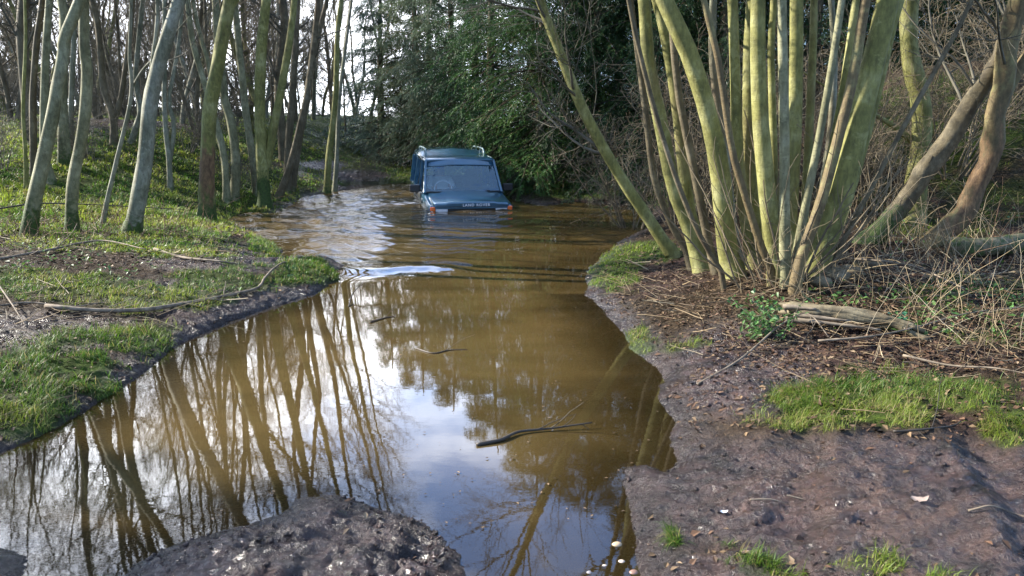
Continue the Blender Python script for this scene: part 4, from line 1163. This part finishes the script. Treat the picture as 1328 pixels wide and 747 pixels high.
# ================================================================== FALLEN WOOD
def branch_thing(name, px, w, label, mat, lift=.02, side=0, seed=1, cat='branch', group=None, water=False, zs=None):
    rng = np.random.RandomState(seed)
    pts = []
    for i, (u, v) in enumerate(px):
        if water: p = at_z(u, v, .004 if zs is None else zs[i])
        else:
            p = ground_px(u, v); p[2] += lift if zs is None else zs[i]
        pts.append(p)
    P = spline(pts, 26); o0 = P[0].copy()
    r0 = w / FPX * P[:, 1].mean() / 2
    r = r0 * np.linspace(1, .35, 26)
    mb = MB(); tubes(mb, P, r, 8, .25, seed, cap=True, moss=-.4)
    if side:
        P1, R1 = offshoots(P[None], r[None], side, rng, (.2, .98), (.12, .5), (25, 55), 6, .5, .002, .01, .02, .12)
        tubes(mb, P1, R1, 5, moss=-.4)
    o = mb.build(name, mat, None, o0); o.location = o0
    return tag(o, label, cat, group)
branch_thing('fallen_branch', [(438, 310), (420, 326), (370, 342), (345, 362), (335, 378), (300, 386), (250, 396), (190, 408), (120, 410), (60, 404)][::-1], 5, 'long pale fallen branch lying across the left bank to the water', M_deadwood, .03, 7, 31)
branch_thing('fallen_branch', [(200, 326), (235, 336), (280, 343), (310, 345)], 4.5, 'short pale stick on dark soil behind the long fallen branch', M_deadwood, .02, 2, 32)
branch_thing('fallen_branch', [(0, 342), (60, 330), (130, 318), (190, 330)], 4, 'grey branch lying below the front row of trunks', M_deadwood, .05, 5, 33)
branch_thing('fallen_branch', [(0, 402), (40, 398), (95, 405), (140, 398)], 3, 'thin pale twig on the soil above the left grass', M_deadwood, .03, 4, 34)
branch_thing('fallen_branch', [(0, 388), (20, 408), (34, 428)], 2.5, 'short white twig sticking up at the left edge of the bank', M_deadwood, .03, 2, 35, zs=[.12, .06, .02])
branch_thing('floating_branch', [(618, 577), (650, 570), (672, 560), (710, 556), (768, 548)], 6, 'dark wet branch floating on the brown water in the middle of the pool', M_stick, side=5, seed=36, water=True, zs=[.004, .01, .014, .012, .03])
branch_thing('floating_twig', [(540, 452), (562, 458), (582, 454), (606, 453)], 2.5, 'small twig floating on the water behind the dark branch', M_stick, side=3, seed=37, water=True)
branch_thing('floating_twig', [(480, 418), (500, 412), (512, 410)], 2.5, 'tiny twig floating near the left grassy point', M_stick, side=2, seed=38, water=True)
branch_thing('floating_twig', [(452, 398), (458, 380), (474, 364)], 2.2, 'bent twig standing out of the water beside the left grassy point', M_stick, side=2, seed=39, water=True, zs=[.0, .06, .14])
branch_thing('fallen_twig', [(1255, 667), (1285, 664), (1315, 668), (1345, 676)], 3.5, 'pale stick lying on bare mud at the lower right edge', M_deadwood, .012, 1, 40)
branch_thing('fallen_twig', [(1158, 566), (1200, 562), (1235, 558), (1245, 552)], 4, 'dark stick lying along the lower edge of the right grass patch', M_stick, .02, 3, 41)
branch_thing('fallen_twig', [(972, 654), (1000, 656), (1022, 658)], 2.5, 'small straw coloured stick on the mud, left one of a pair', M_deadwood, .008, 0, 42)
branch_thing('fallen_twig', [(1020, 648), (1045, 652)], 2.5, 'small straw coloured stick on the mud, right one of a pair', M_deadwood, .008, 0, 43)
branch_thing('fallen_branch', [(905, 500), (960, 470), (1010, 440), (1045, 432), (1075, 446)], 3.5, 'arched dry stem in front of the split log', M_deadwood, .03, 3, 44, zs=[.01, .02, .1, .12, .03])
branch_thing('fallen_branch', [(1060, 455), (1130, 450), (1190, 436), (1250, 420), (1328, 410)], 3.5, 'long dry stem lying right of the split log', M_deadwood, .06, 5, 45)
branch_thing('fallen_branch', [(1170, 470), (1230, 480), (1290, 486), (1345, 496)], 4, 'straight pale stick lying behind the right grass patch', M_deadwood, .04, 2, 46)
branch_thing('fallen_branch', [(1050, 345), (1110, 352), (1180, 362), (1250, 392)], 4, 'dry branch lying among stalks right of the coppiced tree', M_deadwood, .10, 6, 47)
branch_thing('fence_wire', [(-40, 290), (40, 279), (100, 277), (180, 282), (240, 282)], 2.2, 'thin sagging dark rail stretched between the front trunks of the left bank', M_stick, 0, 0, 48, cat='rail', zs=[.12, .14, .15, .15, .13])
# half buried split log
lg = [ground_px(u, v) for u, v in [(1010, 420), (1070, 424), (1140, 430), (1200, 440)]]
lg = [p + np.array([0, 0, z]) for p, z in zip(lg, (.11, .10, .08, .03))]
P = spline(lg, 30); o0 = P[0].copy()
root = empty('split_log', o0, 'rotting split log with a jagged end lying below the coppiced tree', 'log')
rgl = np.random.RandomState(12)
mb = MB()
for k in range(11):
    aa = rgl.uniform(0, 6.28); e0, e1 = rgl.randint(0, 4), 30 - rgl.randint(0, 9)
    Pk = P[e0:e1] + np.array([0, .035 * math.cos(aa), .030 * math.sin(aa)]) + .006 * np.sin(np.arange(e1 - e0) * .5 + k)[:, None]
    tubes(mb, Pk, (.022 + .012 * rgl.rand()) * np.linspace(1, .7, e1 - e0) * np.where(np.arange(e1 - e0) == 0, .4, 1), 7, .3, 90 + k, cap=True, moss=np.full((1, e1 - e0), .05))
mb.build('log_half', M_bark_brown, root, o0)
for k, (dy, dz, n0, n1) in enumerate([(-.12, -.05, 0, 19), (-.10, -.02, 2, 14), (-.06, .03, 0, 8)]):
    P2 = P[n0:n1] + np.array([0, dy, dz]); mb = MB()
    tubes(mb, P2, .022 * np.linspace(1, .35, n1 - n0), 6, .4, 82 + k, cap=True, moss=-.4); mb.build('splinter', M_deadwood, root, o0)
# mossy log far right
P = spline([ground_px(u, v) + np.array([0, 0, .08]) for u, v in [(1225, 330), (1270, 332), (1345, 326)]], 20); mb = MB(); tubes(mb, P, np.full(20, .10), 14, .3, 83, cap=True, moss=np.full((1, 20), .35))
tag(mb.build('mossy_log', M_bark_brown, None, P[0]), 'dark mossy log behind the tall stalks at the right edge', 'log').location = P[0]
# dead leaf and specks on the mud
for u, v, s, c, lab, nm in [(1190, 652, .034, (.22, .17, .14), 'single curled brown leaf on the mud at lower right', 'dead_leaf'), (938, 667, .014, (.75, .78, .8), 'small white scrap on the mud', 'paper_scrap')]:
    p = ground_px(u, v); mb = MB(); n_ = 14
    a_ = np.linspace(0, 2 * np.pi, n_, endpoint=False)
    rr = s * (1 + .25 * np.cos(3 * a_ + 1) + .12 * np.cos(7 * a_)); V = np.stack([rr * np.cos(a_), rr * .7 * np.sin(a_), .012 + .35 * (rr * np.cos(a_)) ** 2 / s], -1)
    V = np.vstack([V, [[0, 0, .006]]]); mb.add(V, T=[(k, (k + 1) % n_, n_) for k in range(n_)])
    V2 = V - np.array([0, 0, .0015]); mb.add(V2, T=[((k + 1) % n_, k, n_) for k in range(n_)])
    o = mb.build(nm, plain(nm, c, .6, .3, 60)); o.location = p; tag(o, lab, nm.replace('_', ' '))
# ivy growing against the stool
p = ground_px(992, 440); rng = np.random.RandomState(66); root = empty('ivy_plant', p, 'green ivy trailing beside the jagged end of the split log', 'ivy')
vm = MB(); vl = MB()
for k in range(9):
    a = rng.uniform(0, 6.28); pts = [np.array([.1 * math.cos(a), .1 * math.sin(a), .0])]
    d = np.array([rng.normal(0, .5), rng.normal(0, .4), 1.])
    for q in range(7):
        d = nrm(d + np.array([rng.normal(0, .35), rng.normal(0, .3), -.12])); pts.append(pts[-1] + d * .055)
    P = spline(pts, 14); tubes(vm, P, np.full(14, .0025), 5)
    X, Y, Z = P.repeat(2, 0).T; n = len(X)
    leaf_quads(vl, X + rng.normal(0, .02, n), Y + rng.normal(0, .02, n), Z + rng.normal(0, .015, n), rng.uniform(.014, .03, n), np.array([[.05, .11, .03]]) * rng.uniform(.6, 1.7, (n, 1)), rng, .7)
vm.build('vines', M_twig, root); vl.build('leaves', M_leaf, root, smooth=False)
p = ground_px(1163, 428); root = empty('nettle_plant', p, 'dark green round leaved plant growing in front of the split log', 'plant')
vm = MB(); vl = MB(); P = spline([(0, 0, 0), (.01, 0, .06), (.02, -.01, .12)], 8); tubes(vm, P, np.full(8, .003), 5)
rr = np.random.RandomState(4); n = 12; leaf_quads(vl, rr.normal(.02, .04, n), rr.normal(0, .03, n), rr.uniform(.04, .13, n), rr.uniform(.02, .034, n), np.array([[.03, .10, .05]]) * rr.uniform(.7, 1.4, (n, 1)), rr, .4)
vm.build('stalk', M_twig, root); vl.build('leaves', M_leaf, root, smooth=False)

# ================================================================== THE VEHICLE
def car_mats():
    m, nt, b = new_mat('dark_green_paint')
    n = noise(nt, 3, 4, .6, texco(nt, 'Object'))
    nt.links.new(ramp(nt, n, [(.3, (.012, .062, .105)), (.7, (.018, .085, .14))]), b.inputs['Base Color'])
    b.inputs['Metallic'].default_value = .35; b.inputs['Roughness'].default_value = .28; b.inputs['Coat Weight'].default_value = 1; b.inputs['Coat Roughness'].default_value = .05
    paint = m
    m, nt, b = new_mat('muddy_paint')
    n = noise(nt, 9, 5, .7, texco(nt, 'Object'))
    nt.links.new(ramp(nt, n, [(.40, (.012, .05, .05)), (.6, (.10, .085, .06))]), b.inputs['Base Color']); b.inputs['Roughness'].default_value = .4; b.inputs['Coat Weight'].default_value = .6
    muddy = m
    m, nt, b = new_mat('tinted_glass')
    out = nt.nodes['Material Output']
    tr = nt.nodes.new('ShaderNodeBsdfTransparent'); tr.inputs[0].default_value = (.78, .86, .88, 1)
    gl = nt.nodes.new('ShaderNodeBsdfGlossy'); gl.inputs['Roughness'].default_value = .01; gl.inputs[0].default_value = (.62, .85, 1, 1)
    fr = nt.nodes.new('ShaderNodeFresnel'); fr.inputs['IOR'].default_value = 1.95
    bg_ = nt.nodes.new('ShaderNodeBump'); bg_.inputs['Strength'].default_value = .5; bg_.inputs['Distance'].default_value = .05; nt.links.new(noise(nt, 2.5, 3, .6, texco(nt, 'Object')), bg_.inputs['Height']); nt.links.new(bg_.outputs[0], gl.inputs['Normal'])
    ms = nt.nodes.new('ShaderNodeMixShader'); nt.links.new(fr.outputs[0], ms.inputs[0]); nt.links.new(tr.outputs[0], ms.inputs[1]); nt.links.new(gl.outputs[0], ms.inputs[2]); nt.links.new(ms.outputs[0], out.inputs[0])
    glass = m
    return paint, muddy, glass
M_paint, M_muddy, M_glass = car_mats()
M_black = plain('black_plastic', (.012, .012, .013), .45, .3, 20, spec=.5)
M_white = plain('white_lettering', (.75, .76, .78), .5, .05, 5)
M_orange = plain('orange_lens', (.75, .13, .015), .2, .2, 20, spec=.6)
M_lamp = plain('clear_lens', (.55, .56, .58), .12, .15, 30, spec=.8)
M_rail = plain('grey_rail_paint', (.20, .27, .27), .35, .2, 10, spec=.5)
M_seat = plain('grey_cloth', (.10, .10, .11), .9, .2, 10)
car = empty('offroad_car', (CARX, CARY, -.848), 'dark green offroad car with roof rails wading bonnet deep through the muddy pool', 'car')
car.rotation_euler = (R_(1.0), 0, YAW)
car.scale = (1, 1, 1)
def bm_obj(name, bm, mat, parent, bevel=0, smooth=True, sub=0):
    me = bpy.data.meshes.new(name); bmesh.ops.recalc_face_normals(bm, faces=bm.faces[:]); bm.to_mesh(me); bm.free()
    for p in me.polygons: p.use_smooth = smooth
    me.materials.append(mat); o = bpy.data.objects.new(name, me); COL.objects.link(o); o.parent = parent
    if bevel:
        md = o.modifiers.new('b', 'BEVEL'); md.width = bevel; md.segments = 3; md.limit_method = 'ANGLE'; md.angle_limit = R_(28); md.harden_normals = True
    return o
def loft(secs, close=True):
    """secs: list of equal-length closed loops"""
    bm = bmesh.new(); rows = [[bm.verts.new(p) for p in s] for s in secs]; n = len(secs[0])
    for a, b in zip(rows[:-1], rows[1:]):
        for j in range(n): bm.faces.new((a[j], a[(j + 1) % n], b[(j + 1) % n], b[j]))
    if close: bm.faces.new(rows[0][::-1]); bm.faces.new(rows[-1])
    return bm
def sec(y, w, zb, zt, sh=.05, crown=.0):
    half = [(w * .96, zb), (w, zb + .12), (w, zt - .16), (w - .012, zt - sh), (w - .055, zt), (w * .5, zt + crown), (0, zt + crown * 1.2)]
    R = [(x, y, z) for x, z in half]; Lh = [(-x, y, z) for x, z in half[:-1]][::-1]
    return R + Lh
# lower body
bm = loft([sec(.04, .80, .50, .93), sec(.08, .86, .48, .965), sec(.25, .885, .47, .985), sec(1.15, .895, .45, 1.075), sec(1.28, .895, .45, 1.12), sec(4.30, .895, .45, 1.13), sec(4.42, .88, .47, 1.12), sec(4.46, .84, .5, 1.10)])
body = bm_obj('body', bm, M_paint, car, .012)
# bonnet with a raised middle and a rolled front lip
secs = []
for y, zt, w, t in [(-.005, .985, .735, .03), (.02, 1.015, .755, .05), (.12, 1.035, .77, .05), (.6, 1.075, .775, .05), (1.10, 1.112, .775, .05), (1.20, 1.118, .765, .04)]:
    up = [(w, zt - .055), (w - .01, zt - .012), (w - .05, zt), (.52, zt + .006), (.46, zt + .022), (0, zt + .028)]
    dn = [(w - .03, zt - .055 - t), (0, zt - .055 - t)]
    Rr = [(x, y, z) for x, z in up]; Ll = [(-x, y, z) for x, z in up[:-1]][::-1]
    bt = [(-dn[0][0], y, dn[0][1]), (dn[0][0], y, dn[0][1])]
    secs.append(Rr + Ll + bt)
bonnet = bm_obj('bonnet', loft(secs), M_paint, car, .006)
# writing along the bonnet lip
cu = bpy.data.curves.new('lettering', 'FONT'); cu.body = 'LAND ROVER'; cu.size = .076; cu.extrude = .002; cu.align_x = 'CENTER'; cu.space_character = 1.25; cu.space_word = 1.1; cu.offset = .0004
tmp = bpy.data.objects.new('lettering_curve', cu); COL.objects.link(tmp)
bpy.context.view_layer.update()
me = bpy.data.meshes.new_from_object(tmp.evaluated_get(bpy.context.evaluated_depsgraph_get()))
bpy.data.objects.remove(tmp)
me.materials.clear(); me.materials.append(M_white)
let = bpy.data.objects.new('lettering', me); COL.objects.link(let); let.parent = bonnet
let.location = (.09, -.014, .950); let.rotation_euler = (R_(82), 0, 0); let.scale = (1.0, .95, 1)
def box(bm, c, s, rot=None):
    g = bmesh.ops.create_cube(bm, size=1)
    M = Matrix.Translation(c) @ (rot.to_4x4() if rot else Matrix.Identity(4)) @ Matrix.Diagonal((*s, 1))
    bmesh.ops.transform(bm, matrix=M, verts=g['verts'])
def bar(bm, a, b, w, d):
    a, b = Vector(a), Vector(b); z = (b - a); q = z.to_track_quat('Z', 'Y'); box(bm, (a + b) / 2, (w, d, z.length), q.to_matrix())
# front panel: grille, lamps, bumper
bm = bmesh.new(); box(bm, (0, .045, .86), (.96, .05, .20)); g_ = bm_obj('grille', bm, M_black, car, .006)
bm = bmesh.new()
for k in range(5): box(bm, (0, .012, .79 + k * .036), (.94, .02, .012))
bm_obj('grille_bars', bm, M_black, g_, .002)
bm = bmesh.new(); box(bm, (0, .09, .50), (1.80, .16, .17)); bm_obj('bumper', bm, M_black, car, .03)
bm = bmesh.new(); box(bm, (0, .02, .945), (1.46, .05, .022)); bm_obj('bonnet_gap', bm, M_black, car, .004)
for s in (-1, 1):
    bm = bmesh.new(); box(bm, (s * .60, .028, .862), (.24, .06, .155)); h = bm_obj('headlight', bm, M_lamp, car, .02)
    bm = bmesh.new(); box(bm, (s * .775, .055, .862), (.10, .10, .16)); bm_obj('indicator', bm, M_orange, car, .02)
# cabin frame
WB, WT = .825, .735       # half widths at waist and roof
zb, zt = 1.115, 1.735
bm = bmesh.new()
for s in (-1, 1):
    A0, A1 = (s * WB, 1.20, zb - .02), (s * WT, 1.74, zt + .02)
    bar(bm, A0, A1, .055, .075)
    for y, wd in ((2.36, .07), (3.30, .10), (4.36, .14)):
        bar(bm, (s * (WB + .008), y, zb - .02), (s * (WT + .008), y, zt + .03), .045, wd)
    bar(bm, (s * WT, 1.74, zt), (s * WT, 4.40, zt), .05, .05)
    bar(bm, (s * (WB + .01), 1.20, zb), (s * (WB + .01), 4.42, zb), .05, .035)
box(bm, (0, 1.735, zt + .005), (WT * 2, .08, .05))
box(bm, (0, 4.40, 1.16), (1.62, .06, .1)); box(bm, (0, 4.40, zt), (WT * 2, .06, .08))
bm_obj('pillars', bm, M_paint, car, .012)
# roof with a raised rear half
def rsec(y, w, z, h):
    half = [(w, z), (w + .004, z + h * .4), (w - .03, z + h * .85), (w - .10, z + h), (0, z + h * 1.25)]
    return [(x, y, q) for x, q in half] + [(-x, y, q) for x, q in half[:-1]][::-1]
roof = bm_obj('roof', loft([rsec(1.68, WT + .0, zt + .005, .03), rsec(1.74, WT + .03, zt + .005, .06), rsec(2.3, WT + .045, zt + .005, .075), rsec(2.62, WT + .045, zt + .005, .085), rsec(2.80, WT + .05, zt + .005, .165), rsec(4.30, WT + .05, zt + .005, .175), rsec(4.44, WT + .02, zt + .005, .12)]), M_paint, car, .01)
# glass
def pane(name, pts, parent, inset=0):
    bm = bmesh.new(); a = [bm.verts.new(p) for p in pts]; f = bm.faces.new(a)
    n = (Vector(pts[1]) - Vector(pts[0])).cross(Vector(pts[2]) - Vector(pts[1])).normalized()
    r = bmesh.ops.extrude_face_region(bm, geom=[f]); bmesh.ops.translate(bm, vec=n * .004, verts=[e for e in r['geom'] if isinstance(e, bmesh.types.BMVert)])
    return bm_obj(name, bm, M_glass, parent, smooth=False)
def screen_surface(b0, b1, lift, rows):
    nn = 15; aa, bb = np.meshgrid(np.linspace(-1, 1, nn), np.linspace(b0, b1, rows))
    wid = (WB - .03) + ((WT - .01) - (WB - .03)) * bb
    bul = (1 - aa ** 2) * .055 + np.sin(bb * np.pi) * .018
    idw = np.arange(nn * rows).reshape(rows, nn); Qw = np.stack([idw[:-1, :-1], idw[:-1, 1:], idw[1:, 1:], idw[1:, :-1]], -1).reshape(-1, 4)
    return np.stack([aa * wid, 1.225 + .51 * bb - bul - lift, zb + (zt - zb) * bb + bul * .5 + lift * .5], -1), Qw
ws_ = MB().add(*screen_surface(0, .84, 0, 13)).build('windscreen', M_glass, car)
hp = MB().add(*screen_surface(.82, 1.06, .012, 5)).build('roof_header', M_paint, car)
sol = hp.modifiers.new('t', 'SOLIDIFY'); sol.thickness = .02; sol.offset = -1
for s in (-1, 1):
    for y0, y1, t0_, t1_ in ((1.30, 2.33, 1.77, 2.33), (2.40, 3.25, 2.40, 3.25), (3.36, 4.29, 3.36, 4.29)):
        pane('side_window', [(s * (WB + .006), y0, zb + .02), (s * (WB + .006), y1, zb + .02), (s * (WT + .006), t1_, zt - .02), (s * (WT + .006), t0_, zt - .02)], car)
pane('rear_window', [(-.72, 4.415, 1.2), (.72, 4.415, 1.2), (.62, 4.415, zt - .04), (-.62, 4.415, zt - .04)], car)
bm = bmesh.new(); box(bm, (0, 1.185, 1.128), (1.56, .09, .02)); bm_obj('scuttle_panel', bm, M_black, car, .004)
# wipers
for x0, x1 in ((-.50, .02), (.10, .62)):
    mbw = MB(); tubes(mbw, spline([(x0 + .48, 1.19, 1.14), (x0 + .24, 1.235, 1.165), (x0, 1.255, 1.175)], 8), np.full(8, .009), 6)
    tubes(mbw, spline([(x0 - .06, 1.265, 1.165), (x0 + .24, 1.258, 1.178), (x0 + .46, 1.25, 1.172)], 8), np.full(8, .007), 6)
    mbw.build('wiper', M_black, car)
# door mirrors
for s in (-1, 1):
    bm = bmesh.new(); box(bm, (s * 1.01, 1.44, 1.19), (.22, .09, .155)); bar(bm, (s * .86, 1.46, 1.14), (s * .94, 1.45, 1.15), .04, .05)
    bm_obj('door_mirror', bm, M_black, car, .022)
# doors: shut lines, handles, side moulding
for s in (-1, 1):
    for y0, y1 in ((1.36, 2.36), (2.42, 3.25)):
        bm = bmesh.new(); box(bm, (s * .898, (y0 + y1) / 2, .82), (.016, y1 - y0, .56)); d = bm_obj('door', bm, M_muddy, car, .007)
        bm = bmesh.new(); box(bm, (s * .916, y1 - .14, 1.02), (.025, .15, .03)); bm_obj('door_handle', bm, M_black, d, .006)
    bm = bmesh.new(); box(bm, (s * .912, 2.6, .93), (.018, 3.2, .035)); bm_obj('side_moulding', bm, M_black, car, .005)
# roof rails: arched ends and long tube, and cross bar
for s in (-1, 1):
    mb = MB(); x = s * .66
    tubes(mb, spline([(x, 2.48, 1.80), (x, 2.50, 1.88), (x, 2.62, 1.955), (x, 2.95, 1.975), (x, 3.6, 1.975), (x, 4.0, 1.965), (x, 4.16, 1.93), (x, 4.2, 1.88)], 40), np.full(40, .019), 10)
    for y in (3.0, 3.6): tubes(mb, np.array([(x, y, 1.88), (x, y, 1.93), (x, y, 1.975)]), np.full(3, .014), 8)
    mb.build('roof_rail', M_rail, car)
    mb = MB(); x = s * .735
    tubes(mb, np.array([(x, 1.9, zt + .06), (x, 2.3, zt + .07), (x, 2.5, zt + .072)]), np.full(3, .012), 8); mb.build('rain_gutter', M_rail, car)
# interior
bm = bmesh.new(); box(bm, (0, 1.42, 1.03), (1.5, .42, .14)); bm_obj('dashboard', bm, M_black, car, .03)
mb = MB(); a_ = np.linspace(0, 2 * np.pi, 25); cx0 = -.37
ring = np.stack([cx0 + .19 * np.cos(a_), 1.72 + .19 * np.sin(a_) * .45, 1.14 + .19 * np.sin(a_) * .88], -1); tubes(mb, ring, np.full(25, .014), 8)
for t_ in (0.2, 2.94, 4.7): tubes(mb, np.array([(cx0, 1.72, 1.14), (cx0 + .09 * math.cos(t_), 1.72 + .04 * math.sin(t_), 1.14 + .08 * math.sin(t_)), (cx0 + .18 * math.cos(t_), 1.72 + .081 * math.sin(t_), 1.14 + .158 * math.sin(t_)) ]), np.full(3, .012), 6)
mb.build('steering_wheel', M_lamp, car)
for x in (-.37, .37):
    bm = bmesh.new(); box(bm, (x, 2.18, .78), (.50, .50, .16)); box(bm, (x, 2.46, 1.08), (.48, .14, .58), Matrix.Rotation(R_(-12), 3, 'X')); box(bm, (x, 2.54, 1.43), (.26, .09, .17)); bm_obj('seat', bm, M_seat, car, .05)
bm = bmesh.new(); box(bm, (0, 3.5, 1.0), (1.3, .16, .6)); bm_obj('rear_seat', bm, M_seat, car, .05)

# the driver, behind the wheel
def skin_body(name, joints, edges, mat, parent, sub=2):
    me = bpy.data.meshes.new(name); me.from_pydata([j[0] for j in joints], edges, []); o = bpy.data.objects.new(name, me); COL.objects.link(o); o.parent = parent
    sk = o.modifiers.new('s', 'SKIN'); sk.use_smooth_shade = True
    if not me.skin_vertices: 
        bpy.context.view_layer.objects.active = o
    for i, j in enumerate(joints): me.skin_vertices[0].data[i].radius = (j[1], j[1] if len(j) < 3 else j[2])
    me.skin_vertices[0].data[0].use_root = True
    ss = o.modifiers.new('u', 'SUBSURF'); ss.levels = sub; ss.render_levels = sub
    me.materials.append(mat); return o
M_skin = plain('skin', (.48, .28, .20), .55, .1, 8); M_shirt = plain('pale_sweater', (.50, .52, .52), .85, .15, 12); M_hair = plain('brown_hair', (.05, .03, .018), .7, .4, 40)
c, s_ = math.cos(YAW), math.sin(YAW)
mw = Matrix.Translation((CARX, CARY, -.848)) @ Matrix.Rotation(YAW, 4, 'Z') @ Matrix.Rotation(R_(1.0), 4, 'X')
drv = empty('person', mw @ Vector((-.37, 2.22, .86)), 'driver in a pale sweater with both hands on the steering wheel', 'person'); drv.rotation_euler = (R_(1.0), 0, YAW)
J = [((0, .02, .02), .15), ((0, .05, .22), .15, .11), ((0, .04, .42), .17, .11), ((0, .01, .53), .06), ((0, -.01, .60), .055), ((0, -.03, .68), .085, .10), ((0, -.03, .76), .085, .10), ((0, -.02, .82), .055),
     ((.19, .02, .47), .065), ((.27, -.12, .28), .05), ((.20, -.36, .30), .035), ((.165, -.46, .335), .03),
     ((-.19, .02, .47), .065), ((-.27, -.12, .28), .05), ((-.20, -.36, .30), .035), ((-.165, -.46, .335), .03),
     ((.11, -.20, .0), .09), ((.13, -.50, .03), .07), ((.12, -.62, -.30), .05), ((-.11, -.20, .0), .09), ((-.13, -.50, .03), .07), ((-.12, -.62, -.30), .05)]
E = [(0, 1), (1, 2), (2, 3), (3, 4), (4, 5), (5, 6), (6, 7), (2, 8), (8, 9), (9, 10), (10, 11), (2, 12), (12, 13), (13, 14), (14, 15), (0, 16), (16, 17), (17, 18), (0, 19), (19, 20), (20, 21)]
skin_body('body', J, E, M_skin, drv)
J2 = [((0, .02, .04), .165), ((0, .05, .22), .165, .125), ((0, .04, .42), .185, .125), ((0, .02, .50), .09), ((.19, .02, .47), .08), ((.27, -.12, .28), .063), ((.205, -.34, .30), .045), ((-.19, .02, .47), .08), ((-.27, -.12, .28), .063), ((-.205, -.34, .30), .045)]
skin_body('sweater', J2, [(0, 1), (1, 2), (2, 3), (2, 4), (4, 5), (5, 6), (2, 7), (7, 8), (8, 9)], M_shirt, drv)
hm = MB(); V, F = blob(np.random.RandomState(2), (.098, .115, .10), 3, .1); keep = V[:, 2] > -.03 - .9 * np.clip(V[:, 1], -.2, .05); V[:, 1] += .0
hm.add(V + np.array([0, -.005, .765]), T=[f for f in F if keep[f].all()]); hm.build('hair', M_hair, drv)
for s in (-1, 1):
    fm = MB()
    for k in range(4):
        L = (.07, .078, .074, .06)[k]; x = s * .165 + (k - 1.5) * .0 ; z = .345 - k * .019
        tubes(fm, spline([(s * .17, -.47, z), (s * .163, -.50, z + .004), (s * .145, -.515, z + .002), (s * .137, -.50, z)], 8), np.full(8, .009) * np.linspace(1, .75, 8), 7, cap=True)
    tubes(fm, spline([(s * .155, -.455, .36), (s * .14, -.475, .375), (s * .13, -.495, .37)], 6), np.full(6, .010), 7, cap=True)
    fm.build('hand', M_skin, drv)
fm = MB(); V, F = blob(np.random.RandomState(3), (.012, .02, .02), 2, .1); fm.add(V + np.array([0, -.135, .70]), T=F); fm.build('nose', M_skin, drv)
for s in (-1, 1):
    fm = MB(); fm.add(blob(np.random.RandomState(3), (.012, .008, .007), 2, .1)[0] + np.array([s * .034, -.124, .725]), T=F); fm.build('eye', M_black, drv)
    fm = MB(); fm.add(blob(np.random.RandomState(3), (.010, .018, .028), 2, .1)[0] + np.array([s * .088, -.02, .715]), T=F); fm.build('ear', M_skin, drv)
print('car done')
